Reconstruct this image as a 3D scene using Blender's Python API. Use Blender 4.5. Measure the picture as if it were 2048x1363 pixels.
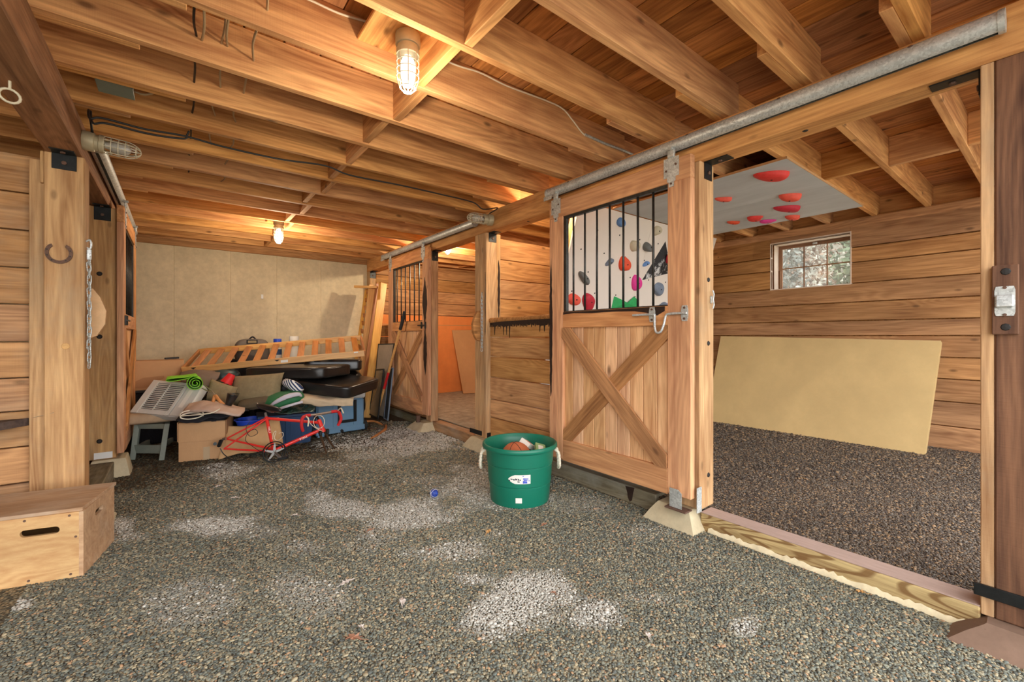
import bpy, math, random
import numpy as np
from mathutils import Vector, Matrix, Euler
random.seed(7)
rnd = random.Random(11)
for o in list(bpy.data.objects): bpy.data.objects.remove(o)
SC = bpy.context.scene
C = SC.collection
PI = math.pi

# ---------------------------------------------------------------- camera, sky, exposure
FPX, CX, CY, CAMH = 863.0, 1024.0, 671.0, 1.25
YAW = math.atan2(667.0, 863.0)
cam = bpy.data.cameras.new('camera')
cam.sensor_width = 36.0
cam.lens = FPX / 2048.0 * 36.0
cam.shift_y = -(681.5 - CY) / 2048.0
cam.clip_start = 0.02
camo = bpy.data.objects.new('camera', cam)
camo.location = (0, 0, CAMH)
camo.rotation_euler = (PI / 2, 0, -YAW)
C.objects.link(camo)
SC.camera = camo

world = bpy.data.worlds.new('overcast_sky')
SC.world = world
world.use_nodes = True
bg = world.node_tree.nodes['Background']
bg.inputs[0].default_value = (0.97, 0.98, 1.0, 1)
bg.inputs[1].default_value = 3.0

SC.view_settings.view_transform = 'Standard'
SC.view_settings.look = 'None'
SC.view_settings.gamma = 1.0
SC.view_settings.use_curve_mapping = False
SC.view_settings.exposure = 0.9

LAMP_W = 13.0          # each lit bulkhead lamp
LAMP_COL = (1.0, 0.82, 0.60)

# ---------------------------------------------------------------- measuring helpers
_s, _c = math.sin(YAW), math.cos(YAW)
def at(u, v, d):
    """point seen at photo pixel (u, v) at a real distance d along the view axis"""
    r = (u - CX) / FPX
    return Vector((d * (_s + _c * r), d * (_c - _s * r), CAMH + d * (CY - v) / FPX))
def floor_at(u, v, z=0.0):
    return at(u, v, (CAMH - z) * FPX / (v - CY))
RGT = Vector((_c, -_s, 0)); FWD = Vector((_s, _c, 0)); UP = Vector((0, 0, 1))

# ---------------------------------------------------------------- materials
def new_mat(name):
    m = bpy.data.materials.new(name); m.use_nodes = True
    nt = m.node_tree
    return m, nt, nt.nodes['Principled BSDF']
def N(nt, kind, **kw):
    n = nt.nodes.new('ShaderNode' + kind)
    for k, v in kw.items():
        if hasattr(n, k): setattr(n, k, v)
        else: n.inputs[k.replace('_', ' ')].default_value = v
    return n
def L(nt, a, b): nt.links.new(a, b)
def vecmul(nt, src, v):
    n = N(nt, 'VectorMath', operation='MULTIPLY'); L(nt, src, n.inputs[0]); n.inputs[1].default_value = v
    return n.outputs[0]
def math_(nt, op, a, b=None, clamp=False):
    n = N(nt, 'Math', operation=op); n.use_clamp = clamp
    for i, x in enumerate((a, b)):
        if x is None: continue
        if isinstance(x, (int, float)): n.inputs[i].default_value = x
        else: L(nt, x, n.inputs[i])
    return n.outputs[0]
def ramp(nt, fac, stops):
    r = N(nt, 'ValToRGB'); e = r.color_ramp.elements
    while len(e) < len(stops): e.new(0.5)
    for i, (p, col) in enumerate(stops):
        e[i].position = p
        e[i].color = (col[0], col[1], col[2], 1) if not isinstance(col, (int, float)) else (col, col, col, 1)
    L(nt, fac, r.inputs[0]); return r.outputs[0]
def mixc(nt, fac, a, b, mode='MIX'):
    n = N(nt, 'Mix', data_type='RGBA', blend_type=mode)
    for i, x in ((0, fac), (6, a), (7, b)):
        if isinstance(x, (int, float)): n.inputs[i].default_value = x
        elif isinstance(x, (tuple, list)): n.inputs[i].default_value = (x[0], x[1], x[2], 1)
        else: L(nt, x, n.inputs[i])
    return n.outputs[2]
def bump(nt, h, strength, dist, out):
    b = N(nt, 'Bump'); b.inputs['Strength'].default_value = strength; b.inputs['Distance'].default_value = dist
    L(nt, h, b.inputs['Height']); L(nt, b.outputs[0], out)
def srgb(r, g, b):
    f = lambda x: ((x / 255 + 0.055) / 1.055) ** 2.4 if x > 10 else x / 255 / 12.92
    return (f(r), f(g), f(b))

def wood(name, light, dark, knot=0.5, vary=0.16, rough=0.72, saw=0.0, grey=None, ring=1.0, shine=0.3, contour=0.0):
    """sawn timber: grain runs along the local X axis of every board"""
    m, nt, p = new_mat(name)
    tc = N(nt, 'TexCoord'); oi = N(nt, 'ObjectInfo')
    cmb = N(nt, 'CombineXYZ')
    for i, k in enumerate((31.0, 0.9, 0.7)): L(nt, math_(nt, 'MULTIPLY', oi.outputs['Random'], k), cmb.inputs[i])
    add = N(nt, 'VectorMath', operation='ADD'); L(nt, tc.outputs['Object'], add.inputs[0]); L(nt, cmb.outputs[0], add.inputs[1])
    v = add.outputs[0]
    fine = N(nt, 'TexNoise', Scale=1.0, Detail=6.0, Roughness=0.65); L(nt, vecmul(nt, v, (3.0, 75, 75)), fine.inputs['Vector'])
    mid = N(nt, 'TexNoise', Scale=1.0, Detail=4.0, Roughness=0.6); L(nt, vecmul(nt, v, (1.3, 14, 14)), mid.inputs['Vector'])
    tone = N(nt, 'TexNoise', Scale=1.0, Detail=2.0); L(nt, vecmul(nt, v, (0.9, 2.2, 2.2)), tone.inputs['Vector'])
    cn = N(nt, 'TexNoise', Scale=1.0, Detail=1.0, Roughness=0.4, Distortion=0.3); L(nt, vecmul(nt, v, (0.75, 6.0, 6.0)), cn.inputs['Vector'])
    wvf = math_(nt, 'ADD', math_(nt, 'MULTIPLY', math_(nt, 'SINE', math_(nt, 'MULTIPLY', cn.outputs[0], 70.0)), 0.5), 0.5)
    g = math_(nt, 'MULTIPLY', fine.outputs[0], 0.40)
    g = math_(nt, 'ADD', g, math_(nt, 'MULTIPLY', mid.outputs[0], 0.55))
    g = math_(nt, 'ADD', g, math_(nt, 'MULTIPLY', wvf, 0.075 * ring))
    mean = tuple((a + b) / 2 for a, b in zip(light, dark))
    col = ramp(nt, g, [(0.35 + 0.03 * (ring - 1), dark), (0.50 + 0.04 * (ring - 1), mean), (0.64 + 0.05 * (ring - 1), light)])
    if contour:
        wl2 = math_(nt, 'SINE', math_(nt, 'MULTIPLY', cn.outputs[0], 190.0))
        col = mixc(nt, ramp(nt, wl2, [(0.25, 0.0), (0.85, contour)]), col, dark)
    # knots
    vo = N(nt, 'TexVoronoi', Scale=1.0); L(nt, vecmul(nt, v, (3.0, 6.5, 6.5)), vo.inputs['Vector'])
    kn = ramp(nt, vo.outputs['Distance'], [(0.05, 1.0), (0.10 + 0.06 * knot, 0.0)])
    kfac = math_(nt, 'MULTIPLY', kn, 0.8 * min(1, knot * 1.6), clamp=True)
    col = mixc(nt, kfac, col, tuple(x * 0.25 for x in dark))
    # broad tone and per-board variation
    tn = ramp(nt, tone.outputs[0], [(0.3, 0.80), (0.7, 1.12)])
    col = mixc(nt, 1.0, col, tn, 'MULTIPLY')
    if grey:
        gn = N(nt, 'TexNoise', Scale=1.3, Detail=5.0, Roughness=0.7); L(nt, vecmul(nt, v, (1.0, 2.0, 2.0)), gn.inputs['Vector'])
        col = mixc(nt, ramp(nt, gn.outputs[0], [(0.48, 0.0), (0.68, grey[3])]), col, grey[:3])
    hs = N(nt, 'HueSaturation')
    L(nt, math_(nt, 'ADD', math_(nt, 'MULTIPLY', oi.outputs['Random'], vary * 2), 1.0 - vary), hs.inputs['Value'])
    r2 = math_(nt, 'FRACT', math_(nt, 'MULTIPLY', oi.outputs['Random'], 17.3))
    L(nt, math_(nt, 'ADD', math_(nt, 'MULTIPLY', r2, 0.004), 0.4975), hs.inputs['Hue'])
    L(nt, math_(nt, 'ADD', math_(nt, 'MULTIPLY', r2, 0.12), 0.90), hs.inputs['Saturation'])
    L(nt, col, hs.inputs['Color']); L(nt, hs.outputs[0], p.inputs['Base Color'])
    p.inputs['Roughness'].default_value = rough; p.inputs['Specular IOR Level'].default_value = shine
    h = math_(nt, 'ADD', math_(nt, 'MULTIPLY', fine.outputs[0], 0.6), math_(nt, 'MULTIPLY', wvf, 0.15))
    if saw > 0:
        sw = N(nt, 'TexNoise', Scale=1.0, Detail=1.0); L(nt, vecmul(nt, v, (160, 6, 6)), sw.inputs['Vector'])
        h = math_(nt, 'ADD', h, math_(nt, 'MULTIPLY', sw.outputs[0], saw))
    bump(nt, h, 0.5, 0.0025, p.inputs['Normal'])
    return m

def plain(name, col, rough=0.6, metal=0.0, noise=0.0, nscale=20.0, bmp=0.0, bscale=None, spec=0.4, vary=0.0, coat=0.0, stretch=(1, 1, 1)):
    m, nt, p = new_mat(name)
    p.inputs['Roughness'].default_value = rough; p.inputs['Metallic'].default_value = metal
    p.inputs['Specular IOR Level'].default_value = spec
    if coat: p.inputs['Coat Weight'].default_value = coat
    c = None
    tc = N(nt, 'TexCoord')
    if noise or bmp:
        v = vecmul(nt, tc.outputs['Object'], stretch)
        n = N(nt, 'TexNoise', Scale=nscale, Detail=6.0, Roughness=0.65); L(nt, v, n.inputs['Vector'])
    if noise:
        c = ramp(nt, n.outputs[0], [(0.3, tuple(x * (1 - noise) for x in col)), (0.55, col), (0.75, tuple(min(1, x * (1 + noise)) for x in col))])
        L(nt, c, p.inputs['Base Color'])
    else: p.inputs['Base Color'].default_value = (*col, 1)
    if vary:
        oi = N(nt, 'ObjectInfo'); hs = N(nt, 'HueSaturation')
        L(nt, math_(nt, 'ADD', math_(nt, 'MULTIPLY', oi.outputs['Random'], vary * 2), 1 - vary), hs.inputs['Value'])
        if c is not None: L(nt, c, hs.inputs['Color'])
        else: hs.inputs['Color'].default_value = (*col, 1)
        L(nt, hs.outputs[0], p.inputs['Base Color'])
    if bmp:
        if bscale:
            n2 = N(nt, 'TexNoise', Scale=bscale, Detail=5.0); L(nt, v, n2.inputs['Vector']); bump(nt, n2.outputs[0], 0.6, bmp, p.inputs['Normal'])
        else: bump(nt, n.outputs[0], 0.6, bmp, p.inputs['Normal'])
    return m

def concrete(name, col, seams=False):
    m, nt, p = new_mat(name)
    tc = N(nt, 'TexCoord')
    a = N(nt, 'TexNoise', Scale=1.1, Detail=7.0, Roughness=0.62); L(nt, tc.outputs['Object'], a.inputs['Vector'])
    b = N(nt, 'TexNoise', Scale=14.0, Detail=6.0, Roughness=0.7); L(nt, tc.outputs['Object'], b.inputs['Vector'])
    c1 = ramp(nt, a.outputs[0], [(0.28, tuple(x * 0.80 for x in col)), (0.5, col), (0.72, tuple(min(1, x * 1.16) for x in col))])
    c2 = ramp(nt, b.outputs[0], [(0.3, 0.86), (0.7, 1.08)])
    c = mixc(nt, 1.0, c1, c2, 'MULTIPLY')
    sp = N(nt, 'TexVoronoi', Scale=26.0); L(nt, tc.outputs['Object'], sp.inputs['Vector'])
    c = mixc(nt, ramp(nt, sp.outputs['Distance'], [(0.03, 0.45), (0.07, 0.0)]), c, tuple(x * 0.4 for x in col))
    L(nt, c, p.inputs['Base Color']); p.inputs['Roughness'].default_value = 0.9; p.inputs['Specular IOR Level'].default_value = 0.2
    bump(nt, b.outputs[0], 0.4, 0.004, p.inputs['Normal'])
    return m

def galvanized(name, col=(0.60, 0.64, 0.64), rough=0.45, metal=0.5):
    m, nt, p = new_mat(name)
    tc = N(nt, 'TexCoord')
    vo = N(nt, 'TexVoronoi', Scale=120.0); L(nt, tc.outputs['Object'], vo.inputs['Vector'])
    no = N(nt, 'TexNoise', Scale=9.0, Detail=6.0); L(nt, tc.outputs['Object'], no.inputs['Vector'])
    bw = N(nt, 'RGBToBW'); L(nt, vo.outputs['Color'], bw.inputs[0])
    f = math_(nt, 'ADD', math_(nt, 'MULTIPLY', bw.outputs[0], 0.5), math_(nt, 'MULTIPLY', no.outputs[0], 0.6))
    L(nt, ramp(nt, f, [(0.25, tuple(x * 0.62 for x in col)), (0.8, tuple(min(1, x * 1.25) for x in col))]), p.inputs['Base Color'])
    p.inputs['Metallic'].default_value = metal
    L(nt, ramp(nt, f, [(0.2, rough + 0.18), (0.8, rough - 0.08)]), p.inputs['Roughness'])
    return m

M = {}
M['joist'] = wood('sawn_joist_fir', srgb(240, 180, 109), srgb(174, 110, 55), knot=0.55, saw=0.5, vary=0.10)
M['deck'] = wood('ceiling_deck_pine', srgb(210, 140, 71), srgb(134, 78, 31), knot=0.9, vary=0.14)
M['beam'] = wood('beam_fir', srgb(228, 170, 103), srgb(172, 112, 59), knot=0.3, vary=0.05, saw=0.4)
M['beam_dark'] = wood('beam_aged', srgb(180, 128, 81), srgb(118, 78, 45), knot=0.3, vary=0.05, saw=0.5)
M['post'] = wood('post_oak_worn', srgb(220, 176, 121), srgb(160, 114, 69), knot=0.35, vary=0.06, saw=0.6, grey=(*srgb(164, 146, 117), 0.5))
M['post_dark'] = wood('post_oak_dark', srgb(134, 92, 60), srgb(72, 44, 28), knot=0.35, vary=0.06, saw=0.7)  # dark brown oak, colour deepened for the weak light on the right post
M['plank'] = wood('stall_plank', srgb(200, 146, 89), srgb(140, 92, 49), knot=0.5, vary=0.13, saw=0.35)
M['plank_pale'] = wood('partition_plank', srgb(226, 172, 109), srgb(164, 110, 59), knot=0.45, vary=0.10, saw=0.35)
M['plank_left'] = wood('left_plank', srgb(210, 158, 103), srgb(148, 102, 61), knot=0.4, vary=0.10, saw=0.4, grey=(*srgb(164, 152, 129), 0.35))
M['door'] = wood('door_frame_pine', srgb(236, 176, 118), srgb(182, 120, 74), knot=0.35, vary=0.08)
M['door_board'] = wood('door_board_pine', srgb(246, 198, 144), srgb(196, 138, 90), knot=0.9, vary=0.09)
M['brace'] = wood('door_brace_rough', srgb(206, 148, 89), srgb(138, 90, 49), knot=0.4, vary=0.06, saw=0.6)
M['treated'] = wood('treated_sill', srgb(222, 196, 136), srgb(128, 90, 46), knot=0.2, vary=0.02, ring=0.6, contour=0.85)
M['sill_grey'] = wood('weathered_sill', srgb(134, 124, 97), srgb(88, 78, 55), knot=0.3, vary=0.05, grey=(*srgb(154, 152, 139), 0.6))
M['sill_worn'] = wood('worn_threshold', srgb(190, 146, 101), srgb(134, 96, 61), knot=0.3, vary=0.05, grey=(*srgb(174, 162, 143), 0.6))
M['mauve'] = plain('worn_mauve_board', srgb(172, 148, 136), 0.85, 0, 0.12, 9, 0.001, 60, stretch=(1, 6, 6))
M['orange_wood'] = wood('varnished_pine', srgb(238, 182, 92), srgb(206, 144, 60), knot=0.1, vary=0.05, rough=0.42, shine=0.5)
M['slat'] = wood('varnished_slat', srgb(200, 130, 63), srgb(154, 94, 41), knot=0.1, vary=0.07, rough=0.45, shine=0.5)
M['ply'] = wood('birch_plywood', srgb(226, 184, 128), srgb(200, 150, 98), knot=0.1, vary=0.02, ring=1.6)
M['ply_worn'] = wood('scuffed_plywood', srgb(200, 162, 121), srgb(164, 124, 85), knot=0.1, vary=0.03, grey=(*srgb(210, 194, 171), 0.5))
M['concrete'] = concrete('poured_concrete', srgb(214, 198, 164))
M['pier'] = concrete('pier_concrete', srgb(198, 184, 152))
M['pier_dark'] = concrete('pier_concrete_stained', srgb(128, 104, 88))
M['galv'] = galvanized('galvanized_steel')
M['galv_plate'] = galvanized('zinc_plate', (0.55, 0.58, 0.56), 0.5, 0.5)
M['black_steel'] = plain('black_painted_steel', (0.020, 0.022, 0.022), 0.42, 0.5, 0.3, 30, 0.0004)
M['bar'] = plain('dark_steel_bar', (0.06, 0.06, 0.055), 0.45, 0.7, 0.3, 40)
M['rust'] = plain('rusty_iron', srgb(112, 86, 72), 0.75, 0.4, 0.35, 60, 0.0006)
M['bolt'] = plain('bolt_head', (0.03, 0.028, 0.026), 0.6, 0.4)
M['tar'] = plain('tar_stain', srgb(46, 28, 18), 0.75, 0, 0.4, 40, 0.001)
M['white_cable'] = plain('cream_cable', srgb(226, 214, 190), 0.55)
M['black_cable'] = plain('black_cable', (0.015, 0.016, 0.017), 0.5)
M['brown_cable'] = plain('tan_cable', srgb(176, 152, 118), 0.6)
M['grey_box'] = plain('grey_junction_box', srgb(122, 134, 122), 0.5, 0, 0.08, 12)
M['lamp_metal'] = plain('lamp_cast_metal', srgb(186, 176, 146), 0.5, 0.2, 0.12, 25)
M['cage'] = plain('lamp_cage_cream', srgb(214, 206, 180), 0.5, 0.1)

def glass(name, col=(0.96, 0.98, 0.97), rough=0.02):
    m, nt, p = new_mat(name)
    p.inputs['Base Color'].default_value = (*col, 1); p.inputs['Transmission Weight'].default_value = 1.0
    p.inputs['Roughness'].default_value = rough; p.inputs['IOR'].default_value = 1.45
    return m
M['jar'] = glass('lamp_jar_glass')
def pane_mat():
    m = bpy.data.materials.new('window_glass'); m.use_nodes = True; nt = m.node_tree; nt.nodes.clear()
    out = N(nt, 'OutputMaterial'); t = N(nt, 'BsdfTransparent'); g = N(nt, 'BsdfGlossy'); mx = N(nt, 'MixShader')
    d = N(nt, 'BsdfDiffuse'); mx2 = N(nt, 'MixShader')
    t.inputs[0].default_value = (0.93, 0.96, 0.95, 1); g.inputs['Roughness'].default_value = 0.03; mx.inputs[0].default_value = 0.05
    d.inputs[0].default_value = (0.8, 0.82, 0.82, 1); mx2.inputs[0].default_value = 0.16  # white diffuse share paints a haze over the view outside
    L(nt, t.outputs[0], mx.inputs[1]); L(nt, g.outputs[0], mx.inputs[2])
    L(nt, mx.outputs[0], mx2.inputs[1]); L(nt, d.outputs[0], mx2.inputs[2]); L(nt, mx2.outputs[0], out.inputs[0])
    return m
M['pane'] = pane_mat()
def emit(name, col, s):
    m, nt, p = new_mat(name); p.inputs['Base Color'].default_value = (*col, 1)
    p.inputs['Emission Color'].default_value = (*col, 1); p.inputs['Emission Strength'].default_value = s
    return m
M['bulb_on'] = emit('lit_bulb', (1.0, 0.95, 0.86), 1.2)
M['bulb_off'] = plain('unlit_bulb', (0.85, 0.82, 0.76), 0.25)

# ---------------------------------------------------------------- mesh builder
class MB:
    def __init__(s): s.v = []; s.f = []
    def add(s, vs, fs):
        b = len(s.v); s.v += [tuple(x) for x in vs]; s.f += [tuple(i + b for i in f) for f in fs]; return s
    def box(s, c, d, rot=None, ch=0.0):
        """chamfered box, centre c, full size d"""
        hx, hy, hz = (x / 2 for x in d)
        R = rot.to_matrix() if isinstance(rot, (Euler,)) else (rot if rot is not None else None)
        ch = min(ch, hx * .45, hy * .45, hz * .45)
        c = Vector(c)
        def T(p): p = Vector(p); return (R @ p if R is not None else p) + c
        if ch <= 0:
            vs = [T((x * hx, y * hy, z * hz)) for x in (-1, 1) for y in (-1, 1) for z in (-1, 1)]
            return s.add(vs, [(0, 1, 3, 2), (4, 6, 7, 5), (0, 4, 5, 1), (2, 3, 7, 6), (0, 2, 6, 4), (1, 5, 7, 3)])
        vs = []; idx = {}
        for sx in (-1, 1):
            for sy in (-1, 1):
                for sz in (-1, 1):
                    for ax in range(3):
                        q = [sx * hx, sy * hy, sz * hz]
                        for k in range(3):
                            if k != ax: q[k] -= (sx, sy, sz)[k] * ch
                        idx[(sx, sy, sz, ax)] = len(vs); vs.append(T(q))
        fs = []
        for ax in range(3):
            o1, o2 = [(1, 2), (2, 0), (0, 1)][ax]
            for sg in (-1, 1):
                loop = []
                for a, b in ((-1, -1), (1, -1), (1, 1), (-1, 1)):
                    k = [0, 0, 0]; k[ax] = sg; k[o1] = a; k[o2] = b; loop.append(idx[(*k, ax)])
                fs.append(tuple(loop if sg > 0 else loop[::-1]))
            for a in (-1, 1):
                for b in (-1, 1):
                    k0 = [0, 0, 0]; k0[ax] = -1; k0[o1] = a; k0[o2] = b
                    k1 = list(k0); k1[ax] = 1
                    q = (idx[(*k0, o1)], idx[(*k1, o1)], idx[(*k1, o2)], idx[(*k0, o2)])
                    fs.append(q if a * b < 0 else q[::-1])
        for sx in (-1, 1):
            for sy in (-1, 1):
                for sz in (-1, 1):
                    t = tuple(idx[(sx, sy, sz, a)] for a in range(3))
                    fs.append(t if sx * sy * sz > 0 else t[::-1])
        return s.add(vs, fs)
    def cyl(s, p0, p1, r0, r1=None, n=12, caps=True):
        r1 = r0 if r1 is None else r1
        p0 = Vector(p0); p1 = Vector(p1); a = (p1 - p0).normalized()
        b = a.orthogonal().normalized(); d = a.cross(b)
        vs = []
        for p, r in ((p0, r0), (p1, r1)):
            for i in range(n):
                t = 2 * PI * i / n; vs.append(p + (b * math.cos(t) + d * math.sin(t)) * r)
        fs = [(i, (i + 1) % n, n + (i + 1) % n, n + i) for i in range(n)]
        if caps: fs += [tuple(range(n))[::-1], tuple(range(n, 2 * n))]
        return s.add(vs, fs)
    def tube(s, pts, r, n=8, closed=False, caps=True):
        pts = [Vector(p) for p in pts]; m = len(pts)
        rs = r if isinstance(r, (list, tuple)) else [r] * m
        vs = []; prev = None
        for i, p in enumerate(pts):
            if closed: t = pts[(i + 1) % m] - pts[i - 1]
            else: t = pts[min(i + 1, m - 1)] - pts[max(i - 1, 0)]
            if t.length < 1e-9: t = Vector((0, 0, 1))
            t.normalize()
            b = t.orthogonal().normalized() if prev is None else (prev - t * prev.dot(t))
            if b.length < 1e-6: b = t.orthogonal()
            b.normalize(); prev = b; d = t.cross(b)
            for k in range(n):
                q = 2 * PI * k / n; vs.append(p + (b * math.cos(q) + d * math.sin(q)) * rs[i])
        fs = []
        for i in range(m if closed else m - 1):
            a, b2 = i * n, ((i + 1) % m) * n
            for k in range(n): fs.append((a + k, a + (k + 1) % n, b2 + (k + 1) % n, b2 + k))
        if caps and not closed: fs += [tuple(range(n))[::-1], tuple(range((m - 1) * n, m * n))]
        return s.add(vs, fs)
    def lathe(s, prof, n=24, M4=None, caps=False):
        vs = []
        for r, z in prof:
            for i in range(n):
                t = 2 * PI * i / n; p = Vector((r * math.cos(t), r * math.sin(t), z)); vs.append(M4 @ p if M4 is not None else p)
        fs = []
        for j in range(len(prof) - 1):
            for i in range(n): fs.append((j * n + i, j * n + (i + 1) % n, (j + 1) * n + (i + 1) % n, (j + 1) * n + i))
        if caps: fs += [tuple(range(n))[::-1], tuple(range((len(prof) - 1) * n, len(prof) * n))]
        return s.add(vs, fs)
    def prism(s, poly, o, ex, ey, ez):
        """extrude a 2-D outline: origin o, axes ex/ey, depth vector ez"""
        o, ex, ey, ez = Vector(o), Vector(ex), Vector(ey), Vector(ez)
        n = len(poly)
        vs = [o + ex * a + ey * b for a, b in poly] + [o + ex * a + ey * b + ez for a, b in poly]
        fs = [tuple(range(n))[::-1], tuple(range(n, 2 * n))] + [(i, (i + 1) % n, n + (i + 1) % n, n + i) for i in range(n)]
        return s.add(vs, fs)
    def grid(s, fn, nu, nv, closed_u=False):
        vs = [fn(i / (nu if closed_u else nu - 1), j / (nv - 1)) for j in range(nv) for i in range(nu)]
        fs = []
        for j in range(nv - 1):
            for i in range(nu if closed_u else nu - 1):
                i2 = (i + 1) % nu; fs.append((j * nu + i, j * nu + i2, (j + 1) * nu + i2, (j + 1) * nu + i))
        return s.add(vs, fs)
    def mesh(s, name, smooth=False):
        me = bpy.data.meshes.new(name); me.from_pydata(s.v, [], s.f); me.update()
        if smooth:
            me.polygons.foreach_set('use_smooth', [True] * len(me.polygons))
        return me

def wm(o):
    return o.matrix_basis if o.parent is None else wm(o.parent) @ o.matrix_parent_inverse @ o.matrix_basis
def link(name, me, mat, parent=None, local=False, smooth_angle=None):
    o = bpy.data.objects.new(name, me); C.objects.link(o)
    if mat is not None and me is not None and not me.materials: me.materials.append(M[mat] if isinstance(mat, str) else mat)
    if parent is not None:
        o.parent = parent
        if not local: o.matrix_parent_inverse = wm(parent).inverted()
    if smooth_angle and me is not None:
        me.set_sharp_from_angle(angle=math.radians(smooth_angle))
    return o
def build(mb, name, mat, parent=None, local=False, smooth=None):
    """smooth: None flat, else auto-smooth angle in degrees; recentres the mesh on its own middle"""
    v = np.array(mb.v); c = (v.min(0) + v.max(0)) / 2
    mb.v = [tuple(x) for x in (v - c)]
    me = mb.mesh(name, smooth is not None)
    o = link(name, me, mat, parent, local, smooth)
    o.location = tuple(c)
    return o
def tag(o, label=None, cat=None, group=None, kind=None):
    if label: o['label'] = label
    if cat: o['category'] = cat
    if group: o['group'] = group
    if kind: o['kind'] = kind
    return o
def thing(name, loc, label=None, cat=None, group=None, kind=None, rotz=0.0):
    o = bpy.data.objects.new(name, None); C.objects.link(o); o.empty_display_size = 0.1
    o.location = loc; o.rotation_euler = (0, 0, rotz)
    return tag(o, label, cat, group, kind)
AXROT = {0: (0, 0, 0), 1: (0, 0, PI / 2), 2: (0, -PI / 2, 0)}
_cache = {}
def timber(name, lo, hi, mat, parent=None, ch=0.004, axis=None, rot=None):
    """axis-aligned board between two corners; its local X runs along the grain"""
    lo, hi = Vector(lo), Vector(hi)
    d = hi - lo; d = Vector((abs(d.x), abs(d.y), abs(d.z))); c = (lo + hi) / 2
    ax = axis if axis is not None else max(range(3), key=lambda k: d[k])
    size = {0: (d.x, d.y, d.z), 1: (d.y, d.x, d.z), 2: (d.z, d.y, d.x)}[ax]
    key = tuple(round(x, 4) for x in size) + (round(ch, 4), mat)
    if key not in _cache: _cache[key] = MB().box((0, 0, 0), size, None, ch).mesh(name)
    o = link(name, _cache[key], mat, parent)
    o.location = c; o.rotation_euler = AXROT[ax]
    if rot is not None:
        o.rotation_mode = 'QUATERNION'
        o.rotation_quaternion = (rot.to_quaternion() @ Euler(AXROT[ax]).to_quaternion())
    return o
def bar3(name, p0, p1, w, t, mat, parent=None, up=(0, 0, 1), ch=0.003):
    """board from p0 to p1: width w along 'up', thickness t across"""
    p0, p1 = Vector(p0), Vector(p1); x = (p1 - p0); ln = x.length; x.normalize()
    up = Vector(up); z = (up - x * up.dot(x)).normalized(); y = z.cross(x)
    R = Matrix((x, y, z)).transposed()
    key = (round(ln, 3), round(t, 4), round(w, 4), round(ch, 4), mat)
    if key not in _cache: _cache[key] = MB().box((0, 0, 0), (ln, t, w), None, ch).mesh(name)
    o = link(name, _cache[key], mat, parent)
    o.location = (p0 + p1) / 2
    o.rotation_mode = 'QUATERNION'; o.rotation_quaternion = R.to_quaternion()
    return o
def curve_pts(pts, n=8):
    """Catmull-Rom through points"""
    p = [Vector(q) for q in pts]; p = [p[0] * 2 - p[1]] + p + [p[-1] * 2 - p[-2]]
    out = []
    for i in range(1, len(p) - 2):
        for k in range(n):
            t = k / n; a, b, c_, d = p[i - 1], p[i], p[i + 1], p[i + 2]
            out.append(0.5 * ((2 * b) + (c_ - a) * t + (2 * a - 5 * b + 4 * c_ - d) * t * t + (3 * b - a - 3 * c_ + d) * t ** 3))
    out.append(p[-2]); return out
# ================================================================= the setting
XR, XL = 2.67, -0.48          # aisle faces of the right and left post lines
ZB, ZT = 2.387, 2.60          # header beam underside and top (joists sit on it)
ZD = 2.835                    # underside of the deck
XW = 6.20                     # outer right wall
YB = 7.72                     # concrete back wall
FS = 0.10                     # stall floor level

# ---- ground
def ground_mat(name, base, dark, warm, cell, soil=False):
    m, nt, p = new_mat(name)
    tc = N(nt, 'TexCoord')
    vo = N(nt, 'TexVoronoi', Scale=cell); L(nt, tc.outputs['Object'], vo.inputs['Vector'])
    bw = N(nt, 'RGBToBW'); L(nt, vo.outputs['Color'], bw.inputs[0])
    col = ramp(nt, bw.outputs[0], [(0.15, dark), (0.5, base), (0.8, warm)])
    edge = ramp(nt, vo.outputs['Distance'], [(0.25, 1.0), (0.75, 0.35)])
    col = mixc(nt, 1.0, col, edge, 'MULTIPLY')
    n = N(nt, 'TexNoise', Scale=1.6, Detail=6.0, Roughness=0.65); L(nt, tc.outputs['Object'], n.inputs['Vector'])
    col = mixc(nt, 1.0, col, ramp(nt, n.outputs[0], [(0.35, 0.72), (0.65, 1.15)]), 'MULTIPLY')
    if soil:
        sx = N(nt, 'SeparateXYZ'); L(nt, tc.outputs['Object'], sx.inputs[0])
        f = math_(nt, 'ADD', math_(nt, 'SUBTRACT', sx.outputs[1], math_(nt, 'MULTIPLY', sx.outputs[0], 0.35)), math_(nt, 'MULTIPLY', n.outputs[0], 2.0))
        col = mixc(nt, ramp(nt, math_(nt, 'MULTIPLY', f, 0.2), [(0.36, 0.0), (0.52, 0.8)]), col, srgb(74, 56, 40))
    L(nt, col, p.inputs['Base Color']); p.inputs['Roughness'].default_value = 0.9; p.inputs['Specular IOR Level'].default_value = 0.25
    inv = math_(nt, 'SUBTRACT', 1.0, vo.outputs['Distance'])
    bump(nt, inv, 0.9, 0.008, p.inputs['Normal'])
    return m
M['ground'] = ground_mat('pea_gravel_ground', srgb(126, 122, 104), srgb(70, 72, 66), srgb(168, 150, 118), 85.0, True)
M['ground_stall'] = ground_mat('dark_stall_gravel', srgb(100, 86, 70), srgb(48, 42, 36), srgb(134, 110, 84), 80.0)
M['bounce_yard'] = plain('pale_bounce_yard', srgb(176, 170, 156), 0.95, 0, 0.2, 3.0)  # yard out of view, made pale to bounce daylight onto the ceiling
floor = build(MB().box((1.1, 3.3, -0.1), (3.4, 9.2, 0.2)), 'floor', 'ground'); tag(floor, kind='structure')
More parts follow.
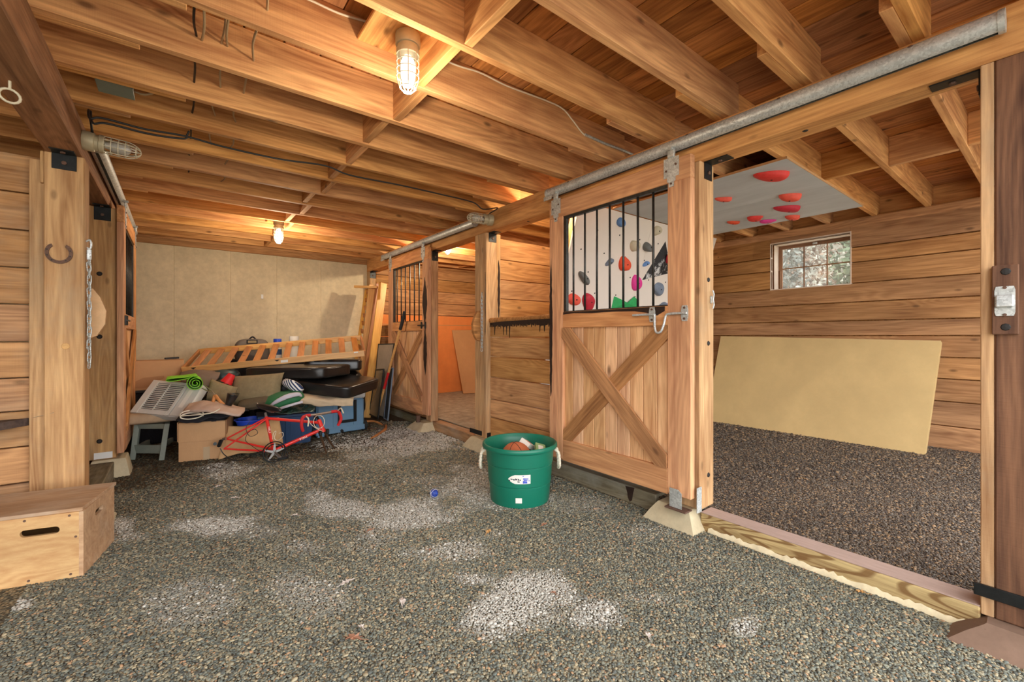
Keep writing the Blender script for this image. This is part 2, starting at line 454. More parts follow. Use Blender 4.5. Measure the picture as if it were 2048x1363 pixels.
fs = build(MB().box(((2.72 + XW) / 2, 3.3, -0.05), (XW - 2.72, 9.2, 0.3)), 'floor_stall', 'ground_stall'); tag(fs, kind='structure')
fl = build(MB().box((-2.5, 3.3, -0.1), (3.8, 9.2, 0.2)), 'floor_left_bay', 'ground'); tag(fl, kind='structure')
bounce_yard = build(MB().box((0, 0, -0.35), (160, 160, 0.3)), 'ground_outside', 'bounce_yard'); tag(bounce_yard, kind='structure')

# ---- ceiling: joists, laps, blocking, deck
ceil = thing('ceiling', (1.0, 3.5, ZT), kind='structure')
JY = [0.40 + 0.44 * k for k in range(-2, 17)]
JT = 0.046
for k, y in enumerate(JY):
    timber('joist', (-0.62, y, ZT), (2.80, y + JT, ZD), 'joist', ceil, 0.003)
    lap = rnd.uniform(2.12, 2.34)
    timber('joist', (lap, y + JT, ZT), (XW + 0.12, y + 2 * JT, ZD), 'joist', ceil, 0.003)
    lapl = rnd.uniform(-0.25, 0.1) if 3 < k else -0.3
    timber('joist', (-4.2, y + JT, ZT), (lapl, y + 2 * JT, ZD), 'joist', ceil, 0.003)
for k in range(len(JY) - 1):
    y0 = JY[k] + JT; y1 = JY[k + 1]
    bx = 1.055 + rnd.uniform(-0.015, 0.015) - (0.045 if k % 2 else 0)
    timber('blocking', (bx, y0, ZT + rnd.uniform(0, 0.012)), (bx + 0.045, y1, ZD - 0.002), 'joist', ceil, 0.003)
    bx = 4.43 + (0.0 if k % 2 else 0.05)
    timber('blocking', (bx, y0 + JT, ZT + 0.005), (bx + 0.045, y1 + JT, ZD - 0.002), 'joist', ceil, 0.003)
x = -4.2; i = 0
while x < XW + 0.1:
    w = 0.19 + rnd.uniform(-0.02, 0.03)
    timber('deck_board', (x + 0.003, -0.75, ZD), (x + w - 0.003, 7.9, ZD + 0.03), 'deck', ceil, 0.004)
    x += w
build(MB().box((1.0, 3.55, ZD + .045), (10.8, 8.8, .025)), 'leak_sheet', 'deck', ceil)  # unseen sheet added to shut sky light out of the deck gaps
# rim boards over the outer walls
timber('rim_board', (XW + 0.12, -0.75, ZT - 0.02), (XW + 0.16, 7.9, ZD), 'joist', ceil)
timber('rim_board', (-4.2, 7.745, ZT + .001), (XW + .12, 7.79, ZD), 'joist', ceil)
timber('rim_board', (-4.26, -0.75, ZT - .02), (-4.2, 7.9, ZD), 'joist', ceil)

# ---- concrete back wall
wb = thing('wall_back', (1.1, YB, 0), kind='structure')
xs = [-4.2, -2.6, -1.2, -0.05, 0.62, 1.24, 1.9, 2.84, 4.5, 6.3]
for a, b in zip(xs[:-1], xs[1:]):
    build(MB().box(((a + b) / 2, YB + (0.05 if a > 2.8 else 0) + 0.13 + rnd.uniform(0, .003), 1.26), (b - a - 0.0005, 0.25, 2.52), ch=0.0035), 'concrete_panel', 'concrete', wb)
timber('sill_plate', (-4.2, YB - 0.005, 2.521), (6.3, YB + 0.2, ZT), 'plank', wb)
M['tag_white'] = plain('white_plastic', (0.8, 0.8, 0.76), 0.5)
build(MB().box((at(524, 592, 6.75).x, YB - 0.004, 1.86), (0.03, 0.012, 0.07), ch=0.004), 'form_tie', 'tag_white', wb)

# ---- outer right wall with window
WY0, WY1, WZ0, WZ1 = 1.57, 2.42, 1.86, 2.455
wr = thing('wall_right', (XW, 3.4, 0), kind='structure')
zs = [-0.02, 0.06, 0.33, 0.58, 0.81, 1.03, 1.25, 1.425, 1.64, 1.86, 2.10, 2.275, 2.525, 2.615]
def plank_x(z0, z1, y0, y1, dx=0.0):
    timber('plank', (XW + dx, y0, z0 + 0.005), (XW + 0.045 + dx, y1, z1 - 0.005), 'plank', wr, 0.004)
for k, (z0, z1) in enumerate(zip(zs[:-1], zs[1:])):
    dx = rnd.uniform(-0.004, 0.004)
    segs = [(-0.75, 4.02)] if k < 8 or k == len(zs) - 2 else None
    if z0 >= WZ0 - 0.01 and z1 <= 2.53:
        if z1 <= WZ1 + 0.02: segs = [(-0.75, WY0), (WY1, 4.02)]
        else: segs = [(-0.75, WY0), (WY1, 4.02)]
        if z1 > WZ1 + 0.02: timber('plank', (XW + dx, WY0, WZ1), (XW + 0.045 + dx, WY1, z1 - 0.005), 'plank', wr, 0.004)
    if k == 8: segs = [(-0.75, 4.02)]
    for a, b in segs: plank_x(z0, z1, a, b, dx)
    plank_x(z0, z1, 4.02, YB, dx)
build(MB().box((XW + 0.075, 3.5, WZ0 / 2 - 0.02), (0.05, 8.6, WZ0 + 0.02)).box((XW + 0.075, 3.5, (WZ1 + 2.62) / 2), (0.05, 8.6, 2.62 - WZ1))
      .box((XW + 0.075, (WY0 - .75) / 2, (WZ0 + WZ1) / 2), (0.05, WY0 + .75, WZ1 - WZ0)).box((XW + 0.075, (WY1 + 7.8) / 2, (WZ0 + WZ1) / 2), (0.05, 7.8 - WY1, WZ1 - WZ0)), 'leak_backing', 'deck', wr)  # backing added to stop daylight leaking between the planks
timber('top_plate', (XW - 0.005, -0.75, 2.515), (XW + 0.12, 7.7, ZT), 'plank', wr)
# window
M['win_white'] = plain('pale_window_jamb', srgb(226, 206, 186), 0.6, 0, 0.06, 8)
M['muntin'] = wood('window_sash_wood', srgb(160, 116, 80), srgb(110, 74, 48), knot=0.0, vary=0.02)
win = thing('window_1', (XW + 0.1, (WY0 + WY1) / 2, WZ0), kind='structure')
D = 0.29
timber('window_jamb', (XW - .004, WY0 - .012, WZ1 - 0.0), (XW + D, WY1 + .012, WZ1 + .012), 'win_white', win, 0.002)
timber('window_jamb', (XW - .004, WY0 - .012, WZ0 - .012), (XW + D, WY1 + .012, WZ0), 'win_white', win, 0.002)
timber('window_jamb', (XW - .004, WY0 - .012, WZ0), (XW + D, WY0, WZ1), 'win_white', win, 0.002, axis=2)
timber('window_jamb', (XW - .004, WY1, WZ0), (XW + D, WY1 + .012, WZ1), 'win_white', win, 0.002, axis=2)
sx0, sx1 = XW + 0.24, XW + 0.27
fw = 0.045
timber('sash_rail', (sx0, WY0, WZ1 - fw), (sx1, WY1, WZ1), 'muntin', win)
timber('sash_rail', (sx0, WY0, WZ0), (sx1, WY1, WZ0 + fw * .5), 'muntin', win)
timber('sash_stile', (sx0, WY0, WZ0 + fw * .5), (sx1, WY0 + fw, WZ1 - fw), 'muntin', win)
timber('sash_stile', (sx0, WY1 - fw, WZ0 + fw * .5), (sx1, WY1, WZ1 - fw), 'muntin', win)
iy0, iy1, iz0, iz1 = WY0 + fw, WY1 - fw, WZ0 + fw * .5, WZ1 - fw
for t in (1 / 3, 2 / 3):
    yy = iy0 + (iy1 - iy0) * t
    timber('muntin', (sx0 + .004, yy - .006, iz0), (sx1 - .004, yy + .006, iz1), 'muntin', win, 0.002)
zz = (iz0 + iz1) / 2
timber('muntin', (sx0 + .006, iy0, zz - .006), (sx1 - .006, iy1, zz + .006), 'muntin', win, 0.002)
for t in range(3):
    for q in range(2):
        a = iy0 + (iy1 - iy0) * t / 3; b = iz0 + (iz1 - iz0) * q / 2
        build(MB().box((XW + .255, a + (iy1 - iy0) / 6, b + (iz1 - iz0) / 4), (0.004, (iy1 - iy0) / 3, (iz1 - iz0) / 2)), 'pane', 'pane', win)
build(MB().box((sx0 - .008, (WY0 + WY1) / 2, WZ1 - fw / 2), (0.016, 0.05, 0.022), ch=.004), 'sash_lock', 'galv', win)
st = timber('window_prop_stick', (XW + .10, WY1 - .075, WZ0 + 0.001), (XW + .125, WY1 - .05, WZ0 + .25), 'muntin', None, rot=Euler((0.0, 0, 0)))
st.rotation_mode = 'XYZ'; st.rotation_euler = (0, -PI / 2, 0); st.rotation_euler.x = 0
tag(st, 'short brown stick standing upright in the corner of the window recess', 'stick')

# ---- plank partitions
def partition(name, y, x0, x1, zlist, mat, t=0.04, facing=-1):
    w = thing(name, ((x0 + x1) / 2, y, 0), kind='structure')
    for z0, z1 in zip(zlist[:-1], zlist[1:]):
        dy = rnd.uniform(-0.003, 0.003)
        timber('plank', (x0, y + dy, z0 + 0.004), (x1, y + t + dy, z1 - 0.004), mat, w, 0.004)
    return w
partition('wall_partition', 3.98, 2.82, XW, [0.1, .32, .55, .79, 1.02, 1.25, 1.46, 1.67, 1.89, 2.12, 2.36], 'plank_pale')
partition('wall_stall_back', 7.70, 2.84, XW, [0.0, .2, .42, .66, .9, 1.14, 1.40, 1.65, 1.886, 2.124, 2.363, 2.56], 'plank_pale')
partition('wall_left_bay', 3.92, -4.2, -0.655, [-.02, .13, .35, .571, .79, .993, 1.213, 1.443, 1.666, 1.896, 2.125, 2.36], 'plank_left')
wl = thing('wall_left', (-4.2, 3.4, 0), kind='structure')  # unseen outer wall, added to keep the light in the bay plausible
for k in range(11): timber('plank', (-4.25, -0.75, k * .238 + .003), (-4.2, 7.7, k * .238 + .235), 'plank_left', wl)

def halfwall(name, x, y0, y1, zlist, mat):
    w = thing(name, (x, (y0 + y1) / 2, 0), kind='structure')
    for z0, z1 in zip(zlist[:-1], zlist[1:]):
        dx = rnd.uniform(-0.004, 0.004)
        timber('plank', (x + dx, y0, z0 + 0.005), (x + .045 + dx, y1, z1 - 0.005), mat, w, 0.005)
    return w
hwA = halfwall('wall_stall_front', 2.725, 1.635, 3.918, [.13, .353, .554, .794, 1.022, 1.234, 1.43], 'plank_pale')
hwB = halfwall('wall_stall_front_far', 2.725, 5.375, 7.555, [.1, .33, .56, .79, 1.02, 1.24, 1.43], 'plank')
hwC = halfwall('wall_left_stall_front', -0.575, 5.36, YB, [.1, .33, .56, .79, 1.02, 1.24, 1.43], 'plank')

# ================================================================= posts, beams, sills, piers
def angle_bracket(parent, corner, along, down, wdir, wid=0.09, l1=0.13, l2=0.10, t=0.006):
    """black steel angle: one leg under the beam (along), one down the post"""
    corner, along, down, wdir = Vector(corner), Vector(along).normalized(), Vector(down).normalized(), Vector(wdir).normalized()
    mb = MB()
    R = Matrix((along, wdir, down)).transposed()
    c1 = corner + along * (l1 / 2) + down * (t / 2); mb.box(c1, (l1, wid, t), R, 0.001)
    c2 = corner + down * (l2 / 2) + along * (t / 2); mb.box(c2, (t, wid, l2), R, 0.001)
    o = build(mb, 'angle_bracket', 'black_steel', parent)
    p = corner + along * (l1 * .55); build(MB().cyl(p + down * t, p + down * (t + .008), .013, n=6), 'bracket_bolt', 'rust', o)
    p = corner + down * (l2 * .6); build(MB().cyl(p + along * t, p + along * (t + .008), .013, n=6), 'bracket_bolt', 'rust', o)
    return o
def post(name, x0, x1, y0, y1, z0, label, mat='post', top=ZB):
    t = thing(name, ((x0 + x1) / 2, (y0 + y1) / 2, z0), label, 'post')
    timber('shaft', (x0, y0, z0), (x1, y1, top), mat, t, 0.006)
    return t
P0 = post('timber_post', XR, 2.84, -0.06, 0.192, 0.08, 'dark brown timber post at the right edge carrying a metal strike plate', 'post_dark')
timber('jamb_strip', (XR + .004, 0.193, 0.08), (2.82, 0.232, ZB), 'post', P0, 0.003)
angle_bracket(P0, (2.74, 0.234, ZB), (0, 1, 0), (0, 0, -1), (1, 0, 0), 0.075, 0.16, 0.11)
mb = MB(); mb.box((XR - .005, 0.10, 0.185), (0.012, 0.30, 0.05), ch=.002)
build(mb, 'strap', 'black_steel', P0)
P1 = post('timber_post', XR, 2.845, 1.465, 1.63, 0.12, 'pale timber post beside the sliding door with the X brace and hasp latch')
angle_bracket(P1, (2.765, 1.464, ZB), (0, -1, 0), (0, 0, -1), (1, 0, 0), 0.09, 0.15, 0.11)
for z in (1.62, 1.20, 0.33):
    b = MB().lathe([(0.0, 0.006), (0.012, 0.006), (0.017, 0.0)], 10, Matrix.Translation((2.775, 1.4655, z)) @ Matrix.Rotation(PI / 2, 4, 'X'))
    build(b, 'bolt', 'bolt', P1)
# cleat hook on the jamb
b = MB(); zz = 1.49
b.box((2.80, 1.459, zz), (0.012, 0.012, 0.05), ch=.002); b.tube([(2.80, 1.448, zz - .06), (2.80, 1.44, zz - .035), (2.80, 1.446, zz), (2.80, 1.44, zz + .035), (2.80, 1.448, zz + .06)], 0.005, 8)
build(b, 'cleat', 'galv_plate', P1, smooth=40)
P2 = post('timber_post', XR, 2.815, 3.92, 4.145, 0.12, 'middle timber post between two stalls with a chain hanging on its side')
timber('plank_stop', (2.816, 3.925, 0.12), (2.872, 3.978, ZB), 'post', P2, 0.003)
angle_bracket(P2, (2.755, 3.919, ZB), (0, -1, 0), (0, 0, -1), (1, 0, 0), 0.1, 0.1, 0.10)
P3 = post('timber_post', XR, 2.78, 5.225, 5.37, 0.10, 'far timber post at the edge of the doorway with the orange sheet')
angle_bracket(P3, (2.73, 5.224, ZB), (0, -1, 0), (0, 0, -1), (1, 0, 0), 0.09, 0.1, 0.13)
P4 = post('timber_post', XR, 2.78, 7.56, 7.71, 0.05, 'timber post in the far corner against the concrete wall')
angle_bracket(P4, (2.725, 7.559, ZB), (0, -1, 0), (0, 0, -1), (1, 0, 0), 0.1, 0.12, 0.12)
L1 = post('timber_post', -0.655, -0.475, 3.85, 4.04, 0.10, 'broad timber post on the left with a horseshoe nailed to it')
timber('corner_board', (-0.722, 3.885, 0.0), (-0.657, 3.918, 2.335), 'post', L1, 0.003)
timber('notch_block', (-0.672, 3.86, 2.19), (-0.656, 3.91, 2.386), 'post', L1, 0.002)
angle_bracket(L1, (-0.565, 3.849, ZB), (0, -1, 0), (0, 0, -1), (1, 0, 0), 0.11, 0.09, 0.10)
M['knot_pale'] = plain('pale_knot', srgb(214, 168, 108), 0.8, 0, 0.2, 40)
M['chalk'] = plain('chalky_scuff', srgb(206, 196, 184), 0.95)
for (u, v, r) in ((131, 692, .018),):
    p = at(u, v, 3.85 / (_c - _s * ((u - CX) / FPX)))
    build(MB().lathe([(0.0, .004), (r, .004), (r * 1.15, 0)], 9, Matrix.Translation((p.x, 3.851, p.z)) @ Matrix.Rotation(PI / 2, 4, 'X')), 'knot', 'knot_pale', L1)
L2 = post('timber_post', -0.655, -0.44, 5.22, 5.40, 0.16, 'second post on the left, with dark bolts and a white plate at its foot')
angle_bracket(L2, (-0.53, 5.219, ZB), (0, -1, 0), (0, 0, -1), (1, 0, 0), 0.11, 0.1, 0.12)
for v in (547, 673, 882):
    q = 5.22 / (_c - _s * ((199 - CX) / FPX)); p = at(199, v, q)
    build(MB().lathe([(0.0, 0.008), (0.012, 0.008), (0.02, 0.0)], 10, Matrix.Translation((p.x, 5.2195, p.z)) @ Matrix.Rotation(PI / 2, 4, 'X')), 'bolt', 'bolt', L2)
build(MB().box((-0.525, 5.216, 0.195), (0.12, 0.006, 0.055)), 'foot_plate', 'tag_white', L2)

def beam(name, x0, x1, y0, y1, label, mat):
    t = thing(name, ((x0 + x1) / 2, (y0 + y1) / 2, ZB), label, 'beam')
    timber('timber', (x0, y0, ZB + .001), (x1, y1, ZT - .001), mat, t, 0.006)
    return t
BR = beam('header_beam', XR, 2.84, -0.75, YB - .01, 'long golden header beam carrying the joists over the stall doors on the right', 'beam')
BL = beam('header_beam', -0.653, XL, -0.75, YB - .01, 'brown header beam with a screw eye running over the left posts', 'beam_dark')
for y in (0.9, 1.45, 2.2, 3.3):
    build(MB().lathe([(0, 0), (0.012, 0.0), (0.016, 0.004)], 8, Matrix.Translation((2.755, y, ZB - .002))), 'plug', 'bolt', BR)

def sill(lo, hi, mat, label):
    return tag(timber('sill_beam', lo, hi, mat, None, 0.006), label, 'sill')
SA = sill((XR, 0.232, -0.02), (2.80, 1.462, 0.108), 'treated', 'yellowish treated timber threshold across the front stall opening')
SAd = sill((XR + .01, 1.80, -0.05), (2.80, 3.62, 0.12), 'sill_grey', 'weathered grey timber sill under the sliding door with the X brace')
SB = sill((XR, 4.17, -0.05), (2.80, 5.18, 0.115), 'sill_worn', 'worn timber threshold of the far stall opening with the orange sheet')
SBd = sill((XR + .01, 5.47, -0.05), (2.80, 7.55, 0.10), 'sill_grey', 'weathered sill under the far sliding door')
SL = sill((-0.62, 4.06, -0.05), (-0.45, 5.2, 0.14), 'sill_grey', 'old dark sill between the two left posts')
gbx = timber('worn_top', (XR + .002, .233, .108), (2.80, 1.461, .113), 'mauve', SA, .001)
# spray-foam bead along the threshold
mb = MB(); pts = []
for k in range(60):
    y = 0.26 + 1.15 * k / 59
    pts.append((XR - .002, y, 0.004 + 0.018 * abs(math.sin(k * 1.7) * math.cos(k * .37)) + 0.006))
vs = []; fs_ = []
for k, p in enumerate(pts):
    h_ = p[2]
    vs += [(XR - .012, p[1], -.01), (XR - .010 + .003 * math.sin(k), p[1], h_ * .6), (XR + .001, p[1], h_ + .012)]
for k in range(59):
    for j in range(2): fs_.append((k * 3 + j, k * 3 + j + 1, k * 3 + 4 + j, k * 3 + 3 + j))
M['foam'] = plain('dried_foam_edge', srgb(226, 212, 176), 0.9, 0, 0.15, 30)
build(MB().add(vs, fs_), 'foam_edge', 'foam', SA, smooth=60)

def pier(x0, x1, y0, y1, z1, flare, label, mat='pier'):
    a = flare; cx_, cy_ = (x0 + x1) / 2, (y0 + y1) / 2
    vs = []; rings = [(-.08, a * 1.2), (0.0, a), (z1 * .55, a * .45), (z1 - .008, 0.0), (z1, -.008)]
    mb = MB(); n = 24
    def fn(u, w):
        k = w * (len(rings) - 1); i = int(round(k)); z, fl = rings[i]
        t = 2 * PI * u + PI / 4
        ex, ey = math.cos(t), math.sin(t); m = max(abs(ex), abs(ey)); pw = 0.94 + .06 * m
        return (cx_ + ex / m * ((x1 - x0) / 2 + fl) * pw, cy_ + ey / m * ((y1 - y0) / 2 + fl) * pw, z)
    mb.grid(fn, n, len(rings), True)
    mb.f.append(tuple(range(n * (len(rings) - 1), n * len(rings))))
    return tag(build(mb, 'concrete_pier', mat, smooth=35), label, 'pier')
pier(2.60, 2.83, 1.50, 1.74, 0.119, 0.07, 'pale concrete pier under the post by the sliding door with the X brace')
pier(2.60, 2.84, 3.78, 4.14, 0.119, 0.07, 'concrete pier under the middle post behind the green tub')
pier(2.54, 2.80, 5.19, 5.44, 0.099, 0.09, 'far concrete pier with a pipe stub beside the far sliding door')
pier(2.60, 2.9, -0.15, 0.22, 0.079, 0.10, 'brown stained concrete pier in the lower right corner', 'pier_dark')
pier(-0.66, -0.42, 3.80, 4.04, 0.099, 0.08, 'concrete pier behind the plywood box')
pier(-0.60, -0.37, 5.17, 5.42, 0.159, 0.03, 'concrete pier under the second left post and door edge')
# ================================================================= sliding doors
def slide_door(name, xf, y0, y1, sgn, nbars, latch):
    """xf = aisle face; sgn -1 when the aisle lies towards -X. Structure with real frame pieces"""
    t = 0.05; xb = xf - sgn * t
    d = thing(name, ((xf + xb) / 2, (y0 + y1) / 2, 0.2), kind='structure')
    zb, zt = 0.205, 2.412
    def bx(n, a, b, za, zb_, mat='door', inset=0.0, th=None, ch=.004):
        th = th or t
        x0, x1 = (xf - sgn * inset, xf - sgn * (inset + th))
        return timber(n, (min(x0, x1), a, za), (max(x0, x1), b, zb_), mat, d, ch)
    sw = 0.165
    bx('stile', y0, y0 + sw, zb, zt - .15); bx('stile', y1 - sw, y1, zb, zt - .15)
    bx('top_rail', y0, y1, zt - .15, zt)
    bx('middle_rail', y0 + sw, y1 - sw, 1.318, 1.45)
    bx('bottom_rail', y0 + sw, y1 - sw, zb - .01, 0.37)
    # tongue and groove boards behind
    n = 9; w = (y1 - y0 - 2 * sw + .04) / n
    for k in range(n):
        a = y0 + sw - .02 + k * w
        bx('board', a + .002, a + w - .002, 0.28, 1.38, 'door_board', .026, .018, .004)
    # X brace
    ya, yb, za, zb2 = y0 + sw, y1 - sw, 0.37, 1.318
    def dg(pa, pb, inset, th):
        # diagonal strip cut to fit inside the rectangle of the lower panel
        a, b = Vector(pa), Vector(pb); x_ = (b - a).normalized(); y_ = Vector((-x_.y, x_.x)); a2 = a - x_ * .2; b2 = b + x_ * .2
        poly = [a2 - y_ * .06, b2 - y_ * .06, b2 + y_ * .06, a2 + y_ * .06]
        for ax, lim, sg in ((0, ya + .001, 1), (0, yb - .001, -1), (1, za + .001, 1), (1, zb2 - .001, -1)):
            out = []
            for k in range(len(poly)):
                p, q = poly[k], poly[(k + 1) % len(poly)]; dp, dq = (p[ax] - lim) * sg, (q[ax] - lim) * sg
                if dp >= 0: out.append(p)
                if dp * dq < 0: out.append(p + (q - p) * (dp / (dp - dq)))
            poly = out
        m_ = (a + b) / 2; loc = [((p - m_).dot(x_), (p - m_).dot(y_)) for p in poly]
        me = MB().prism(loc, (0, 0, -th / 2), (1, 0, 0), (0, 1, 0), (0, 0, th)).mesh('brace')
        o = link('brace', me, 'brace', d); o.location = (xf - sgn * (inset + th / 2), m_.x, m_.y)
        X3 = Vector((0, x_.x, x_.y)); Y3 = Vector((0, y_.x, y_.y)); o.rotation_mode = 'QUATERNION'; o.rotation_quaternion = Matrix((X3, Y3, X3.cross(Y3))).transposed().to_quaternion()
    dg((ya, za), (yb, zb2), -.014, .022)
    dg((ya, zb2), (yb, za), .003, .022)
    # bars
    oz0, oz1 = 1.45, zt - .15
    xm = xf - sgn * .028
    bx('bar_rail', y0 + sw, y1 - sw, oz1 - .022, oz1, 'bar', .012, .03, .001)
    bx('bar_rail', y0 + sw, y1 - sw, oz0, oz0 + .008, 'bar', .012, .03, .001)
    bx('bar_channel', y1 - sw - .03, y1 - sw, oz0 + .008, oz1 - .022, 'bar', .012, .03, .001)
    yy0, yy1 = y0 + sw, y1 - sw - .03
    me = MB().cyl((0, 0, oz0 + .008), (0, 0, oz1 - .022), .0085, n=10).mesh('bar', True)
    for k in range(nbars):
        o = link('bar', me, 'bar', d); o.location = (xm, yy0 + (yy1 - yy0) * (k + 1) / (nbars + .55), 0)
    # hangers
    for yc in (y0 + .135, y1 - .085):
        mb = MB(); prof = [(-.055, .14), (.055, .14), (.055, -.02), (.03, -.02), (.03, -.055), (.018, -.06), (.018, -.1), (-.018, -.1), (-.018, -.06), (-.03, -.055), (-.03, -.02), (-.055, -.02)]
        mb.prism([(a, b * .8) for a, b in prof], (xf + sgn * .001, yc, zt - .10), (0, 1, 0), (0, 0, 1), (sgn * .004, 0, 0))
        hg = build(mb, 'hanger_plate', 'galv_plate', d)
        for a, b in ((-.035, .06), (.035, .03), (0, -.06)):
            build(MB().cyl((xf + sgn * .005, yc + a, zt - .10 + b), (xf + sgn * .01, yc + a, zt - .10 + b), .007, n=8), 'rivet', 'rust', hg)
        build(MB().box((xf + sgn * .003, yc, zt + .035), (.02, .05, .05), ch=.006).cyl((xf - .02, yc, zt + .07), (xf + .02, yc, zt + .07), .012), 'trolley', 'galv_plate', d)
    if latch:
        # bolt latch on two strap plates with a U-shaped handle
        z = 1.395; yl = y0 + .07; yr = y0 + .30
        for yc in (yl - .03, yr - .02):
            lp = build(MB().prism([(-.018, -.05), (.018, -.05), (.024, -.02), (.024, .02), (.018, .05), (-.018, .05), (-.024, .02), (-.024, -.02)], (xf + sgn * .001, yc, z), (0, 1, 0), (0, 0, 1), (sgn * .005, 0, 0)), 'latch_plate', 'galv_plate', d)
            for q in (-.035, .035): build(MB().cyl((xf + sgn * .006, yc, z + q), (xf + sgn * .011, yc, z + q), .008, n=8), 'screw', 'rust', lp)
        xx = xf + sgn * .016
        pts = [(xx, yr + .13, z), (xx, yr - .03, z), (xx, yr - .048, z - .012), (xx + sgn * .012, yr - .056, z - .07), (xx + sgn * .02, yr - .07, z - .115), (xx + sgn * .022, yr - .09, z - .125), (xx + sgn * .02, yr - .11, z - .115), (xx + sgn * .012, yr - .126, z - .07), (xx, yr - .134, z - .012), (xx, yr - .165, z), (xx, yl - .05, z)]
        build(MB().tube(curve_pts(pts, 5), .008, 8), 'bolt_latch', 'galv', d, smooth=50)
    else:
        yc = y0 + .06; z = 1.39
        for q in (0, .11):
            build(MB().box((xf + sgn * .008, yc + q, z), (.016, .03, .09), ch=.004), 'latch_plate', 'bar', d)
        build(MB().tube([(xf + sgn * .02, yc - .03, z), (xf + sgn * .02, yc + .2, z)], .008, 8), 'bolt_latch', 'bar', d, smooth=50)
    return d
DA = slide_door('door_1', 2.575, 1.475, 2.795, -1, 7, True)
DB = slide_door('door_2', 2.575, 5.13, 6.47, -1, 6, False)
DC = slide_door('door_3', -0.385, 5.17, 6.55, 1, 6, False)

def stain(parent, o, ey, ez, nrm, poly, name='tar_stain', mat='tar'):
    return build(MB().prism(poly, Vector(o) + Vector(nrm) * .0004, ey, ez, Vector(nrm) * .0012), name, mat, parent)
def wob(pts, amp, seed):
    r = random.Random(seed); return [(a + r.uniform(-amp, amp), b + r.uniform(-amp, amp)) for a, b in pts]
def strip_poly(z0, z1, wfun, n, amp, seed):
    a = [(-wfun(k / n) / 2, z0 + (z1 - z0) * k / n) for k in range(n + 1)]
    b = [(wfun(k / n) / 2, z0 + (z1 - z0) * k / n) for k in range(n, -1, -1)]
    return wob(a + b, amp, seed)
# tar along the free edge of door 1 (towards the half wall) and under its bars
stain(DA, (2.575, 2.775, 0), (0, -1, 0), (0, 0, 1), (-1, 0, 0), [(x + .0, z) for x, z in strip_poly(.72, 1.92, lambda t: .036 * math.sin(PI * min(1, t * 1.05)) ** .6 + .002, 26, .004, 3)])
stain(DA, (2.575, 0, 1.438), (0, 1, 0), (0, 0, 1), (-1, 0, 0), wob([(1.66, .012), (1.66, -.02), (1.72, -.05), (1.80, -.03), (1.9, -.012), (2.1, -.006), (2.3, -.008), (2.5, -.005), (2.62, -.012), (2.62, .012)], .003, 4))
# tar on door 2's near stile
stain(DB, (2.575, 5.215, 0), (0, 1, 0), (0, 0, 1), (-1, 0, 0), strip_poly(1.38, 2.02, lambda t: .13 * math.sin(PI * t) ** 1.1 + .002, 18, .006, 5))
stain(DB, (2.575, 5.205, 0), (0, 1, 0), (0, 0, 1), (-1, 0, 0), strip_poly(.72, 1.37, lambda t: .10 * math.sin(PI * t) ** .9 + .002, 18, .006, 6))
# chewed, tarred top edge and drips of the front half wall
poly = [(2.82, .0)]; r = random.Random(8)
y = 2.82
while y < 3.9:
    y += r.uniform(.025, .05); dp = r.choice([.075, .08, .09, .085, .13, .19, .16, .08]); wd = r.uniform(.010, .022); poly += [(y - wd, -.07 - r.uniform(0, .012)), (y - wd * .5, -dp * .7), (y - .003, -dp), (y + .005, -dp - .008), (y + wd * .6, -dp * .6), (y + wd, -.066 - r.uniform(0, .014))]; y += .02
poly += [(3.915, -.07), (3.915, 0.0)]
stain(hwA, (2.7195, 0, 1.424), (0, 1, 0), (0, 0, 1), (-1, 0, 0), poly)
stain(SAd, (XR + .01, 2.02, 0), (0, 1, 0), (0, 0, 1), (-1, 0, 0), wob([(-.04, .118), (.04, .118), (.03, .07), (.022, .03), (.0, .005), (-.02, .02), (-.022, .07)], .006, 12))
stain(P2, (2.845, 3.925, 0), (1, 0, 0), (0, 0, 1), (0, -1, 0), [(x + .0, z) for x, z in strip_poly(1.45, 2.1, lambda t: .028 * math.sin(PI * t) ** .5 + .003, 16, .004, 21)])
stain(P2, (2.672, 3.935, 0), (0, 1, 0), (0, 0, 1), (-1, 0, 0), strip_poly(1.25, 1.95, lambda t: .014 * math.sin(PI * t) ** .5 + .002, 16, .002, 22)).location.x = XR - .001
cap = MB().tube([(2.735, 2.80, 1.428), (2.735, 3.2, 1.424), (2.735, 3.6, 1.422), (2.735, 3.92, 1.416)], [.026, .024, .026, .03], 10)
build(cap, 'chewed_edge', 'brace', hwA, smooth=60)

